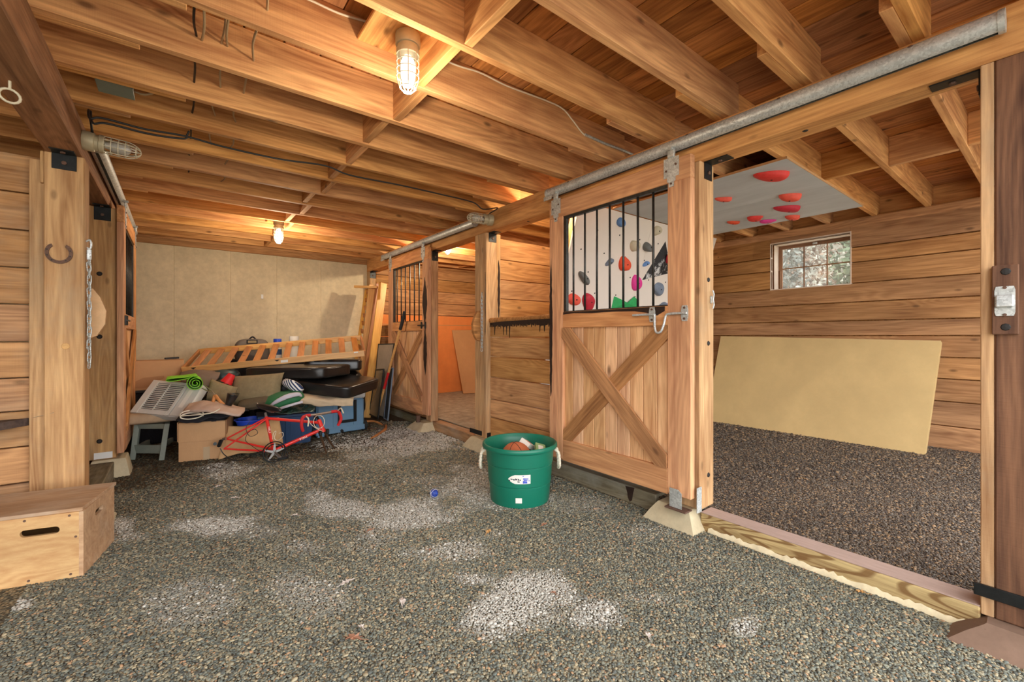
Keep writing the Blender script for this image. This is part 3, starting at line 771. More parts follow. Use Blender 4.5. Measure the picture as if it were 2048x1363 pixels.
# ================================================================= round door tracks
def track(x, y0, y1, sgn, label):
    t = thing('door_track', (x, (y0 + y1) / 2, 2.51), label, 'track')
    # a rolled tube open along its underside
    n = 22; R = .043; z = 2.514
    def fn(u, w):
        a = -PI / 2 + .22 + u * (2 * PI - .44)
        return (x + R * math.cos(a), y0 + (y1 - y0) * w, z + R * math.sin(a))
    def fi(u, w):
        a = -PI / 2 + .22 + (1 - u) * (2 * PI - .44)
        return (x + (R - .003) * math.cos(a), y0 + (y1 - y0) * w, z + (R - .003) * math.sin(a))
    build(MB().grid(fn, n, 2).grid(fi, n, 2), 'tube', 'galv', t, smooth=50)
    for y in (y0, y1):
        s = -1 if y == y0 else 1
        build(MB().cyl((x, y - s * .008, z), (x, y + s * .012, z), R + .003, n=20), 'end_cap', 'galv_plate', t, smooth=40)
    for k in range(5):
        y = y0 + (y1 - y0) * (k + .5) / 5
        build(MB().lathe([(0, .004), (.008, .003), (.01, 0)], 8, Matrix.Translation((x + sgn * R * .75, y, z + R * .66)) @ Matrix.Rotation(sgn * .8, 4, 'Y')), 'screw', 'rust', t)
    yb = y1 - .03
    build(MB().box((x + sgn * .045, yb, 2.462), (.008, .10, .035), ch=.002), 'end_bracket', 'galv_plate', t)
    return t
track(2.622, 0.17, 2.85, -1, 'long galvanized round door track on the beam above the open stall')
track(2.622, 4.08, 6.77, -1, 'galvanized round track over the far sliding door on the right')
track(-0.432, 3.96, 6.73, 1, 'galvanized round track under the left beam behind the caged lamp')

# ================================================================= bulkhead lamps
def cage_lamp(loc, axis, lit, label, cat='lamp', power=1.0):
    """jelly-jar lamp in a wire cage, pointing along 'axis' from its mounting at loc"""
    ax = Vector(axis).normalized(); R = ax.to_track_quat('Z', 'Y').to_matrix().to_4x4()
    T = Matrix.Translation(loc) @ R
    t = thing('cage_lamp', loc, label, cat)
    build(MB().lathe([(0, 0), (.058, 0), (.06, .006), (.06, .05), (.056, .056), (.05, .058), (.05, .075), (.056, .078), (.056, .10), (.045, .104), (0, .104)], 24, T), 'housing', 'lamp_metal', t, smooth=35)
    build(MB().lathe([(.040, .10), (.042, .13), (.041, .20), (.036, .235), (.024, .258), (0, .266)], 20, T), 'glass_jar', 'jar', t, smooth=60) if not lit else None
    build(MB().lathe(([(.016, .10), (.03, .125), (.037, .15), (.038, .195), (.032, .23), (.018, .25), (0, .256)] if lit else [(.014, .10), (.016, .12), (.028, .16), (.031, .185), (.026, .21), (.012, .226), (0, .228)]), 18, T), 'bulb', 'bulb_on' if lit else 'bulb_off', t, smooth=60)
    cg = MB()
    for k in range(8):
        a = PI / 8 + k * PI / 4
        pts = [T @ Vector((r * math.cos(a), r * math.sin(a), z)) for r, z in ((.052, .095), (.052, .20), (.047, .235), (.034, .262), (.016, .278), (0, .282))]
        cg.tube(curve_pts(pts, 3), .0026, 6)
    for r, z in ((.053, .10), (.053, .135), (.053, .17), (.053, .205), (.038, .257)):
        cg.tube([T @ Vector((r * math.cos(2 * PI * k / 24), r * math.sin(2 * PI * k / 24), z)) for k in range(24)], .0026, 6, closed=True)
    build(cg, 'wire_cage', 'cage', t, smooth=60)
    if lit:
        ld = bpy.data.lights.new('lamp_light', 'POINT'); ld.energy = LAMP_W * power; ld.color = LAMP_COL; ld.shadow_soft_size = .03
        lo = bpy.data.objects.new('lamp_light', ld); C.objects.link(lo); lo.parent = t; lo.matrix_parent_inverse = wm(t).inverted()
        lo.location = T @ Vector((0, 0, .31))
    return t
timber('mounting_board', (.70, 1.767, 2.715), (1.03, 2.159, 2.74), 'joist', ceil)
cage_lamp((.885, 1.975, 2.714), (0, 0, -1), True, 'large lit caged ceiling lamp nearest the viewer', power=.72)
timber('mounting_board', (.86, 5.727, 2.66), (1.02, 6.119, 2.685), 'joist', ceil)
cage_lamp((.97, 5.92, 2.66), (0, 0, -1), True, 'small lit caged ceiling lamp far back near the concrete wall', power=1.9)
cage_lamp((XL + .001, 3.81, 2.485), (1, 0.0, -.05), False, 'unlit caged lamp sticking out sideways from the left beam')
cage_lamp((XR - .001, 3.80, 2.49), (-1, 0.25, 0.02), False, 'unlit caged lamp on the right beam over the middle post')
timber('mounting_board', (2.90, 3.087, 2.80), (3.14, 3.479, 2.834), 'joist', ceil)
cage_lamp((3.0, 3.3, 2.80), (0, 0, -1), True, 'lit caged lamp hidden behind the right beam in the near stall')
timber('mounting_board', (3.15, 5.727, 2.80), (3.5, 6.119, 2.834), 'joist', ceil)
cage_lamp((3.3, 5.9, 2.80), (0, 0, -1), True, 'lit caged lamp hidden behind the right beam in the far stall', power=3.2)
cage_lamp((4.6, 0.64, 2.834), (0, 0, -1), True, 'lit caged lamp among the joists over the open stall') if False else None

# ================================================================= cables and boxes
def cable(name, pts, r, mat, label, n=6):
    return tag(build(MB().tube(curve_pts(pts, n), r, 8), name, mat, smooth=60), label, 'cable')
def onj(u, v, y):  # point on a joist face at depth y
    return at(u, v, y / (_c - _s * ((u - CX) / FPX)))
jf = 2.157 - .006
cable('white_cable', [onj(540, -32, jf), onj(620, 0, jf), onj(680, 27, jf), onj(757, 52, jf - .0), onj(800, 78, jf - .02), onj(905, 127, jf), onj(960, 145, jf), onj(1015, 172, jf), onj(1090, 200, jf), onj(1125, 217, jf), onj(1145, 240, jf), onj(1165, 266, jf), onj(1180, 275, jf), onj(1235, 296, jf), onj(1256, 306, jf), onj(1282, 316, jf)], .0055, 'white_cable', 'white cable stapled along a joist to the right of the near ceiling lamp')
cs = build(MB().tube([onj(1170, 269, jf - .004), onj(1210, 287, jf - .004), onj(1245, 300, jf - .004), onj(1275, 313, jf - .004)], .0095, 10), 'conduit', 'galv_plate', smooth=60); tag(cs, 'grey conduit sleeve on the end of the white cable above the right beam', 'conduit')
jf = 3.478 - .006
cable('black_cable', [(XL + .05, 3.79, 2.53), (XL + .055, 3.6, 2.60), onj(180, 237, jf), onj(205, 236, jf), onj(290, 258, jf), onj(370, 272, jf), onj(450, 294, jf), onj(560, 318, jf), onj(650, 331, jf), onj(700, 350, jf), onj(800, 370, jf), onj(880, 388, jf), onj(945, 404, jf), onj(966, 418, jf), (XR - .06, 3.62, 2.57), (XR - .05, 3.78, 2.55)], .006, 'black_cable', 'black cable running along a joist from the left lamp to the right lamp')
cable('black_cable', [(XL + .045, 3.80, 2.53), (XL + .06, 3.62, 2.605), onj(186, 246, jf), onj(215, 247, jf), onj(300, 268, jf), onj(366, 277, jf), onj(374, 270, jf), onj(378, 262, jf)], .006, 'black_cable', 'short second black cable looping along the joist by the left lamp')
jb = thing('junction_box', (-.28, 3.28, 2.62), 'grey metal junction box under the joists near the left beam', 'junction box')
build(MB().box((-.277, 3.255, 2.655), (.145, .14, .055), ch=.004), 'box_body', 'grey_box', jb)
build(MB().box((-.277, 3.255, 2.622), (.155, .15, .008), ch=.003), 'cover_plate', 'grey_box', jb)
build(MB().tube(curve_pts([(-.2, 3.26, 2.64), (-.15, 3.25, 2.635), (-.09, 3.2, 2.66), (-.06, 3.15, 2.72)], 5), .006, 8), 'cable_tail', 'brown_cable', jb, smooth=60)
r = random.Random(5)
for k in range(4, 12):
    y0 = JY[k] + JT * 2; y1 = JY[k + 1]
    for j, (xx, mt) in enumerate(((.06, 'black_cable'), (.08, 'brown_cable'), (.16, 'brown_cable'), (.185, 'brown_cable'), (.30, 'brown_cable'))):
        if k > 6 and j in (1, 2): continue
        if k > 9 and j in (3,): continue
        dz = r.uniform(-.005, .03)
        zc = 2.70 + r.uniform(-.02, .02)
        o = build(MB().tube(curve_pts([(xx, y0 - JT * 2 + .001, zc), (xx, y0 - JT, zc), (xx + r.uniform(-.02, .03), (y0 + y1) / 2, zc - dz), (xx + .01, y1 + .01, zc - .005)], 5), .0055, 6), 'wire_run', mt, smooth=60)
        tag(o, '%s %s wire from the left, drooping in the %s joist bay behind the near lamp' % (('first', 'second', 'third', 'fourth', 'rightmost')[j], 'black' if mt == 'black_cable' else 'tan', ('nearest', 'second', 'third', 'fourth', 'fifth', 'sixth', 'seventh', 'eighth')[k - 4]), 'wire', 'wires between the joists')

# ================================================================= small iron on the timber
e = thing('screw_eye', tuple(Vector((-.597, 2.90, ZB))), 'white metal screw eye hanging from the left beam', 'hook')
pts = [(-.597, 2.90, ZB + .01), (-.597, 2.90, ZB - .035)] + [(-.597 + .03 * math.sin(a), 2.90 + .012 * math.sin(a), ZB - .065 + .03 * math.cos(a)) for a in [k * PI / 8 for k in range(0, 18)]]
build(MB().tube(pts, .0055, 8), 'eye', 'cage', e, smooth=60)

hs = thing('horseshoe', (-.59, 3.85, 1.70), 'rusty iron horseshoe nailed open end up on the left post', 'horseshoe')
pts_o = []; pts_i = []
for k in range(25):
    a = math.radians(-232 + 284 * k / 24); q = 1 + .12 * abs(math.sin(a))
    pts_o.append((.062 * math.cos(a), .067 * math.sin(a))); pts_i.append((.045 * math.cos(a) * .98, .048 * math.sin(a)))
pts_o[0] = (pts_o[0][0] * .86, pts_o[0][1] * 1.02); pts_o[-1] = (pts_o[-1][0] * .86, pts_o[-1][1] * 1.02)
mb = MB()
for k in range(24):
    a, b, c_, d = pts_o[k], pts_o[k + 1], pts_i[k + 1], pts_i[k]
    mb.prism([a, b, c_, d], (-.588, 3.8495, 1.765), (1, 0, 0), (0, 0, 1), (0, -.009, 0))
build(mb, 'shoe', 'rust', hs)
for k in (3, 6, 9, 15, 18, 21):
    ax_ = (pts_o[k][0] + pts_i[k][0]) / 2; az = (pts_o[k][1] + pts_i[k][1]) / 2
    build(MB().cyl((-.588 + ax_, 3.839, 1.765 + az), (-.588 + ax_, 3.8415, 1.765 + az), .004, n=6), 'nail', 'bolt', hs)

def chain(top, n, ln, label, folds=1, r=.0035):
    t = thing('chain', top, label, 'chain')
    link_me = MB().tube([Vector((.010 * math.cos(a) * 1.0, 0, (ln * .36) * (1 if math.sin(a) > 0 else -1) + .012 * math.sin(a))) if True else None for a in [2 * PI * k / 16 for k in range(16)]], r, 6, closed=True).mesh('chain_link', True)
    for s in range(folds):
        for k in range(n):
            o = link('chain_link', link_me, 'galv_plate', t)
            o.location = (top[0] + s * .016 + random.uniform(-.002, .002), top[1] - s * .01, top[2] - (k + .5) * ln * .76)
            o.rotation_euler = (random.uniform(-.06, .06), random.uniform(-.06, .06), (PI / 2 if k % 2 else 0) + random.uniform(-.2, .2) + .6)
    return t
ch = chain((-.458, 3.89, 1.80), 18, .055, 'galvanized chain hanging doubled on the left post below a snap hook', 1)
build(MB().tube(curve_pts([(-.472, 3.89, 1.86), (-.455, 3.885, 1.87), (-.448, 3.885, 1.84), (-.455, 3.888, 1.81), (-.468, 3.89, 1.82)], 4), .006, 8), 'snap_hook', 'galv', ch, smooth=60)
build(MB().box((-.458, 3.89, 1.775), (.024, .018, .07), ch=.006), 'swivel', 'galv', ch)
chain((2.662, 3.99, 1.72), 16, .052, 'galvanized chain hanging on the middle post by the far stall opening')

# wooden rub blocks on the inner post faces
M['block_pale'] = plain('pale_cut_wood', srgb(222, 182, 136), 0.8, 0, 0.12, 20)
def rub_block(cx_, y, z, sgn, mat, label):
    poly = [(0, -.17), (.045, -.15), (.085, -.07), (.09, .02), (.06, .11), (.025, .165), (0, .17)]
    return tag(build(MB().prism([(a * sgn, b) for a, b in poly], (cx_, y, z), (1, 0, 0), (0, 0, 1), (0, .04, 0)), 'rub_block', mat), label, 'block')
rub_block(-.479, 4.0, 1.40, 1, 'block_pale', 'pale rounded wood block fixed to the left post behind the chain')
rub_block(XR - .001, 4.04, 1.36, -1, 'brace', 'brown rounded wood block fixed to the middle post behind its chain')

# strike plate block on the near right post
sp = thing('latch_strike', (XR - .02, .16, 1.26), 'wood block with a bent metal strike plate on the dark right post', 'latch')
timber('block', (XR - .022, .125, 1.255), (XR - .001, .198, 1.537), 'post_dark', sp, .003)
xf = XR - .023
build(MB().prism([(-.024, -.06), (.024, -.06), (.028, -.045), (.028, .045), (.024, .06), (-.024, .06), (-.028, .045), (-.028, -.045)], (xf, .162, 1.39), (0, 1, 0), (0, 0, 1), (-.003, 0, 0)), 'strike_plate', 'galv_plate', sp)
build(MB().box((xf - .014, .162, 1.39), (.02, .05, .05), ch=.006), 'strike_loop', 'galv', sp)
for z in (1.335, 1.445): build(MB().cyl((xf - .003, .162, z), (xf - .007, .162, z), .006, n=8), 'screw', 'rust', sp)
for z in (1.285, 1.51): build(MB().lathe([(0, .004), (.012, .003), (.015, 0)], 8, Matrix.Translation((xf + .001, .16, z)) @ Matrix.Rotation(-PI / 2, 4, 'Y')), 'bolt', 'bolt', sp)

# floor guide at the foot of door 1
fg = thing('door_guide', (2.55, 1.50, .12), 'zinc door guide on the concrete pier at the foot of the near sliding door', 'door guide')
build(MB().prism([(-.085, 0), (.0, 0), (.0, .12), (-.06, .12), (-.085, .1)], (2.555, 1.61, .135), (0, 1, 0), (0, 0, 1), (-.004, 0, 0)), 'guide_plate', 'galv_plate', fg)
build(MB().box((2.635, 1.452, .20), (.055, .006, .16), ch=.001), 'side_strap', 'galv_plate', fg)
build(MB().box((2.57, 1.56, .128), (.08, .15, .010), ch=.004), 'foot', 'rust', fg)
# strap at the middle post foot
mp = thing('post_strap', (XR - .005, 4.0, .16), 'black steel strap around the foot of the middle post', 'strap')
build(MB().box((XR - .006, 4.12, .165), (.01, .24, .05), ch=.003), 'strap_plate', 'black_steel', mp)
build(MB().box((2.74, 3.914, .155), (.12, .01, .055), ch=.003), 'strap_plate', 'black_steel', mp)
build(MB().cyl((2.745, 3.909, .155), (2.745, 3.895, .155), .014, n=6), 'bolt', 'rust', mp)
# pipe stub on the far pier
tag(build(MB().cyl((2.53, 5.32, .10), (2.53, 5.32, .19), .03, n=12), 'pipe_stub', 'rust', smooth=40), 'short pipe stub standing on the far concrete pier', 'pipe')
# ================================================================= gravel on the ground
def vnoise(x, y, f, seed):
    r = np.random.RandomState(seed); g = r.rand(64, 64)
    xf, yf = x * f, y * f; xi = np.floor(xf).astype(int); yi = np.floor(yf).astype(int); tx = xf - xi; ty = yf - yi
    tx = tx * tx * (3 - 2 * tx); ty = ty * ty * (3 - 2 * ty); G = lambda a, b: g[a % 64, b % 64]
    return (G(xi, yi) * (1 - tx) + G(xi + 1, yi) * tx) * (1 - ty) + (G(xi, yi + 1) * (1 - tx) + G(xi + 1, yi + 1) * tx) * ty
def fbm(x, y, f, seed): return (vnoise(x, y, f, seed) + .5 * vnoise(x, y, f * 2.1, seed + 1) + .25 * vnoise(x, y, f * 4.3, seed + 2)) / 1.75
PATCH = [(1060, 1190, 85, 58, 1.0), (1195, 1222, 62, 34, .9), (950, 1160, 55, 15, .7), (1020, 1170, 60, 20, .8), (870, 1032, 95, 34, .75), (835, 878, 120, 26, .8), (960, 965, 75, 28, .6),
         (1000, 1000, 90, 20, .4), (700, 1018, 55, 16, .7), (776, 1016, 26, 12, .7), (632, 994, 22, 14, .6), (412, 1052, 62, 16, .8), (612, 1092, 65, 20, .55), (400, 1190, 80, 40, .35),
         (585, 1175, 70, 45, .4), (242, 1052, 36, 20, .9), (30, 1210, 34, 10, .9), (1492, 1255, 28, 20, .7), (900, 1100, 65, 18, .55), (500, 1065, 70, 20, .35), (460, 940, 40, 14, .5),
         (745, 905, 70, 12, .5), (1300, 1195, 70, 12, .25), (870, 960, 60, 12, .3), (700, 880, 60, 18, .5), (1140, 1010, 60, 15, .25), (1290, 1060, 50, 12, .2), (640, 925, 60, 12, .3)]
def patch_weight(x, y):
    w = np.zeros_like(x); n = fbm(x, y, 3.2, 3)
    for u, v, ru, rv, s in PATCH:
        c_ = floor_at(u, v); a = floor_at(u + ru, v) - c_; b = floor_at(u, v + rv) - c_
        A = np.array([[a.x, b.x], [a.y, b.y]]); I = np.linalg.inv(A)
        dx, dy = x - c_.x, y - c_.y
        p, q = I[0, 0] * dx + I[0, 1] * dy, I[1, 0] * dx + I[1, 1] * dy
        e = np.clip(1.35 - np.sqrt(p * p + q * q) - (n - .5) * 2.6, 0, 1)
        w = np.maximum(w, s ** 1.25 * np.minimum(1, e * 1.25))
    return w
def pebbles(name, X0, X1, Y0, Y1, z, dmax, parent, stall=False, seed=1):
    rs = np.random.RandomState(seed); P = []
    for d0, d1, sp in ((0.9, 2.4, .0092), (2.4, 3.4, .0108), (3.4, 4.6, .0145), (4.6, dmax, .021)):
        if d1 <= d0: continue
        xs = np.arange(X0, X1, sp); ys = np.arange(Y0, Y1, sp)
        gx, gy = np.meshgrid(xs, ys); gx = gx.ravel() + rs.uniform(-.5, .5, gx.size) * sp; gy = gy.ravel() + rs.uniform(-.5, .5, gy.size) * sp
        d = gx * _s + gy * _c; r = (gx * _c - gy * _s) / np.maximum(d, .1)
        k = (d >= d0) & (d < d1) & (np.abs(r) < 1.45) & (gx > X0) & (gx < X1) & (gy > Y0) & (gy < Y1)
        P.append(np.stack([gx[k], gy[k], np.full(k.sum(), sp)], 1))
    P = np.concatenate(P); n = len(P); x, y, sp = P.T
    base = .0046 * (sp / .0092) ** .78 * rs.lognormal(0, .22, n)
    scl = np.stack([base * rs.uniform(1.0, 1.5, n), base * rs.uniform(.8, 1.1, n), base * rs.uniform(.42, .7, n)], 1)
    rot = np.stack([rs.uniform(-.35, .35, n), rs.uniform(-.35, .35, n), rs.uniform(0, 6.28, n)], 1)
    lum = rs.uniform(.0, 1, n); t = rs.rand(n)
    if stall:
        pal = np.array([srgb(92, 80, 68), srgb(66, 58, 52), srgb(128, 108, 86), srgb(104, 96, 86), srgb(150, 122, 90)]); pr = [.34, .3, .14, .16, .06]
    else:
        pal = np.array([srgb(123, 125, 111), srgb(100, 106, 99), srgb(143, 137, 115), srgb(169, 157, 128), srgb(82, 85, 80), srgb(175, 142, 110)]); pr = [.30, .25, .2, .1, .11, .04]
    idx = rs.choice(len(pal), n, p=pr); col = pal[idx] * (.82 + .36 * lum)[:, None]
    if not stall:
        tone = fbm(x, y, .9, 21); col *= (.80 + .42 * tone)[:, None]
        soil = np.clip((y - 4.05 - x * .38) / .9 + (fbm(x, y, 1.6, 9) - .5) * 2.2, 0, 1) * np.clip((2.6 - x) * 1.5, 0, 1)
        col = col * (1 - .62 * soil)[:, None] * np.stack([np.ones(n), 1 - .10 * soil, 1 - .24 * soil], 1)
        w = patch_weight(x, y); white = rs.rand(n) < w ** 1.7
        col = col + (np.array(srgb(186, 184, 175)) * rs.uniform(.7, 1.1, n)[:, None] - col) * (.72 * np.minimum(1, w * 1.4))[:, None]
        wc = np.array(srgb(194, 192, 182)) * rs.uniform(.62, 1.12, n)[:, None]
        col = np.where(white[:, None], wc, col); scl[white] *= np.array([.92, 1.05, 1.3])
        drop = (soil > .55) & (rs.rand(n) < .45) & ~white
        keep = ~drop
    else:
        tone = fbm(x, y, 1.1, 33); col *= (.75 + .5 * tone)[:, None]
        keep = np.ones(n, bool)
    x, y, scl, rot, col = x[keep], y[keep], scl[keep], rot[keep], col[keep]; n = len(x)
    co = np.stack([x, y, z + scl[:, 2] * rs.uniform(-.1, .7, n)], 1)
    me = bpy.data.meshes.new(name); me.vertices.add(n); me.vertices.foreach_set('co', co.astype(np.float32).ravel())
    for nm, arr in (('scl', scl), ('rot', rot)):
        at_ = me.attributes.new(nm, 'FLOAT_VECTOR', 'POINT'); at_.data.foreach_set('vector', arr.astype(np.float32).ravel())
    ca = me.attributes.new('col', 'FLOAT_COLOR', 'POINT'); ca.data.foreach_set('color', np.concatenate([col, np.ones((n, 1))], 1).astype(np.float32).ravel())
    o = link(name, me, None, parent); tag(o, kind='stuff')
    ng = bpy.data.node_groups.new(name, 'GeometryNodeTree')
    ng.interface.new_socket('Geometry', in_out='INPUT', socket_type='NodeSocketGeometry'); ng.interface.new_socket('Geometry', in_out='OUTPUT', socket_type='NodeSocketGeometry')
    g = lambda t_: ng.nodes.new(t_)
    gi, go, ico, ins, sm, ss = g('NodeGroupInput'), g('NodeGroupOutput'), g('GeometryNodeMeshIcoSphere'), g('GeometryNodeInstanceOnPoints'), g('GeometryNodeSetMaterial'), g('GeometryNodeSetShadeSmooth')
    ico.inputs['Radius'].default_value = 1.0; ico.inputs['Subdivisions'].default_value = 2; sm.inputs['Material'].default_value = M['pebble']
    na = []
    for nm in ('scl', 'rot'):
        a = g('GeometryNodeInputNamedAttribute'); a.data_type = 'FLOAT_VECTOR'; a.inputs['Name'].default_value = nm; na.append(a)
    er = g('FunctionNodeEulerToRotation')
    lk = ng.links.new
    lk(gi.outputs[0], ins.inputs['Points']); lk(ico.outputs['Mesh'], ss.inputs['Geometry']); lk(ss.outputs[0], sm.inputs['Geometry']); lk(sm.outputs[0], ins.inputs['Instance'])
    lk(na[0].outputs['Attribute'], ins.inputs['Scale']); lk(na[1].outputs['Attribute'], er.inputs[0]); lk(er.outputs[0], ins.inputs['Rotation']); lk(ins.outputs[0], go.inputs[0])
    md = o.modifiers.new('pebbles', 'NODES'); md.node_group = ng
    return o
def pebble_mat():
    m, nt, p = new_mat('pebble_stone')
    a = N(nt, 'Attribute', attribute_name='col', attribute_type='INSTANCER')
    L(nt, a.outputs['Color'], p.inputs['Base Color']); p.inputs['Roughness'].default_value = .62; p.inputs['Specular IOR Level'].default_value = .35
    return m
M['pebble'] = pebble_mat()
pebbles('gravel', -.60, XR - .012, -.6, 7.5, 0.0, 6.3, floor, False, 1)
pebbles('gravel', 2.81, XW - .02, -.6, 3.95, FS, 6.4, fs, True, 2)
M['pale_dust'] = plain('pale_stone_dust', srgb(168, 156, 136), .95, 0, .35, 9, .01, 60)
g2 = build(MB().box((4.5, 5.85, FS + .004), (3.3, 3.65, .012)), 'gravel_bed', 'pale_dust', fs); tag(g2, kind='stuff')

# dry leaves lying about
M['leaf_pale'] = plain('pale_dry_leaf', srgb(206, 194, 184), .8, 0, .12, 30)
M['leaf_brown'] = plain('brown_dry_leaf', srgb(164, 118, 92), .8, 0, .2, 30)
M['leaf_tan'] = plain('tan_dry_leaf', srgb(206, 160, 100), .8, 0, .2, 30)
def leaf(u, v, s, rot, mat, label, gname='dry leaves on the gravel'):
    p = floor_at(u, v); out = []
    for k in range(18):
        a = 2 * PI * k / 18; rr = (1.0 if k % 2 == 0 else .55) * (1.25 if k in (0,) else 1) * (.62 + .38 * abs(math.cos(a)))
        out.append((s * 1.25 * rr * math.cos(a), s * .8 * rr * math.sin(a)))
    vs = [(0, 0, .016)] + [(a, b, .012 + .012 * (abs(b) / s) + .004 * math.sin(k * 2.2)) for k, (a, b) in enumerate(out)]
    fs_ = [(0, 1 + k, 1 + (k + 1) % 18) for k in range(18)]
    mb = MB().add(vs, fs_); mb.add([(x, y, z - .0015) for x, y, z in vs], [f[::-1] for f in fs_])
    t = thing('dry_leaf', (p.x, p.y, 0), label, 'leaf', gname, rotz=rot)
    me = mb.mesh('blade'); b_ = link('blade', me, mat, t, local=True)
    st = MB().tube([(-s * .8, 0, .012), (-s * 1.3, s * .1, .008), (-s * 1.7, s * .05, .01)], .0012, 5)
    link('stem', st.mesh('stem'), mat, t, local=True)
    return t
for u, v, s, r_, mt, lb in ((977, 1066, .028, .6, 'leaf_tan', 'tan dry leaf on open gravel in front of the green tub'), (693, 1168, .030, .2, 'leaf_pale', 'pale leaf left of the large white gravel patch'),
        (805, 1207, .028, 1.2, 'leaf_pale', 'pale curled leaf just left of the big white gravel patch'), (707, 1280, .034, 2.4, 'leaf_brown', 'brown leaf at the bottom centre of the gravel'),
        (722, 1258, .016, 2.0, 'leaf_pale', 'tiny pale leaf scrap above the bottom brown leaf'), (438, 974, .026, .3, 'leaf_pale', 'small pale leaf right of the plywood box'),
        (590, 1033, .022, 2.6, 'leaf_pale', 'small pale leaf between the gravel streaks'), (468, 998, .026, 2.9, 'leaf_pale', 'pale leaf on the damp ground before the red bicycle frame'),
        (1088, 1052, .024, .1, 'leaf_brown', 'brown leaf below the green tub'), (740, 1063, .020, .2, 'leaf_brown', 'brown leaf near the blue ball, to its left'),
        (1296, 1275, .020, 1.0, 'leaf_pale', 'pinkish leaf scrap right of the white gravel'), (1722, 1188, .020, 2.2, 'leaf_tan', 'tan leaf near the yellowish threshold'),
        (860, 1103, .012, 1.1, 'leaf_brown', 'tiny brown leaf in the middle of the gravel'), (1107, 1190, .014, 2, 'leaf_brown', 'brown fleck lying on the large white gravel patch')):
    leaf(u, v, s, r_, mt, lb)

# ================================================================= soft shapes
def hn(p, k=1.0):
    return (math.sin(p[0] * 13.1 * k + 1.3) * math.cos(p[1] * 11.7 * k) + math.sin(p[2] * 17.3 * k + p[0] * 7 * k) * .7 + math.sin((p[0] + p[1] + p[2]) * 29 * k) * .3) / 2
def blob(c, ax, e1=.35, e2=.35, nz=0.0, nf=1.0, nu=36, nv=20):
    """rounded-box (superellipsoid) body with half-axis vectors ax"""
    c = Vector(c); ax = [Vector(a) for a in ax]; mb = MB()
    sg = lambda v_, e: math.copysign(abs(v_) ** e, v_)
    def fn(u, w):
        th = 2 * PI * u; ph = -PI / 2 + PI * w
        cp, sp_ = sg(math.cos(ph), e1), sg(math.sin(ph), e1)
        p = c + ax[0] * (cp * sg(math.cos(th), e2)) + ax[1] * (cp * sg(math.sin(th), e2)) + ax[2] * sp_
        if nz: p = p + (p - c).normalized() * (nz * hn(p, nf))
        return p
    return mb.grid(fn, nu, nv, True)
def pillow_mesh(c, ex, ey, th, n=18, nz=.008):
    """two bulging sheets meeting at a pinched seam; ex/ey half-edge vectors"""
    c, ex, ey = Vector(c), Vector(ex), Vector(ey); nrm = ex.cross(ey).normalized(); mb = MB()
    for sgn in (1, -1):
        def fn(u, w):
            a, b = 2 * u - 1, 2 * w - 1
            h = max(0, (1 - a ** 4)) ** .5 * max(0, (1 - b ** 4)) ** .5
            pin = 1 - .10 * (1 - abs(b) ** 2) * abs(a) ** 3; pin2 = 1 - .10 * (1 - abs(a) ** 2) * abs(b) ** 3
            p = c + ex * (a * pin) + ey * (b * pin2) + nrm * (sgn * th * h)
            return p + nrm * nz * hn(p, 1.2) * h
        m2 = MB().grid(fn, n, n)
        mb.add(m2.v, m2.f if sgn > 0 else [f[::-1] for f in m2.f])
    return mb
def cloth(pts_rows, name, mat, label, cat, amp=.01, th=.006, nu=28, nv=14, parent=None, freq=1.0):
    """draped cloth through a grid of 3-D control points (rows of equal length)"""
    R_, Cn = len(pts_rows), len(pts_rows[0])
    rows = [curve_pts(r, max(2, nu // max(1, Cn - 1))) for r in pts_rows]
    m = len(rows[0]); cols = [curve_pts([rows[j][i] for j in range(R_)], max(2, nv // max(1, R_ - 1))) for i in range(m)]
    nr = len(cols[0]); vs = []
    for j in range(nr):
        for i in range(m):
            p = cols[i][j]; vs.append(p + Vector((0, 0, 1)) * amp * hn(p, 2.2 * freq) - FWD * amp * hn(p * 1.3, 3.1 * freq))
    fs_ = [(j * m + i, j * m + i + 1, (j + 1) * m + i + 1, (j + 1) * m + i) for j in range(nr - 1) for i in range(m - 1)]
    o = build(MB().add(vs, fs_), name, mat, parent, smooth=70)
    md = o.modifiers.new('thick', 'SOLIDIFY'); md.thickness = th; md.offset = 0
    if label: tag(o, label, cat)
    return o
M['card'] = plain('corrugated_cardboard', srgb(196, 152, 108), .85, 0, .07, 6, .0008, 90)
M['card_in'] = plain('cardboard_inside', srgb(170, 126, 88), .9, 0, .08, 6)
M['tape'] = plain('packing_tape', srgb(186, 160, 126), .35)
M['kraft'] = plain('kraft_paper', srgb(200, 160, 112), .85, 0, .10, 8, .004, 12)
M['stool_grey'] = plain('grey_painted_wood', srgb(128, 134, 122), .65, 0, .12, 14, .001)
M['beige'] = plain('beige_upholstery', srgb(182, 156, 126), .95, 0, .10, 18, .001, 120)
M['white_pl'] = plain('offwhite_plastic', srgb(208, 208, 200), .45, 0, .03, 8)
M['dark_in'] = plain('dark_interior', (.03, .032, .034), .8)
M['green_mat'] = plain('lime_foam', srgb(128, 206, 40), .7, 0, .05, 20)
M['pillow'] = plain('olive_grey_fabric', srgb(140, 124, 92), .95, 0, .16, 24, .0015, 160)
M['pillow_dark'] = plain('dark_olive_fabric', srgb(96, 84, 64), .95, 0, .16, 24, .0015, 160)
M['black_vinyl'] = plain('black_vinyl', (.012, .012, .012), .28, 0, .4, 8, .004, 9, spec=.6)
M['black_cloth'] = plain('black_cloth', (.014, .015, .02), .9, 0, .3, 20, .003, 14)
M['pink_cloth'] = plain('dusty_pink_cloth', srgb(188, 162, 144), .95, 0, .08, 16, .002, 40)
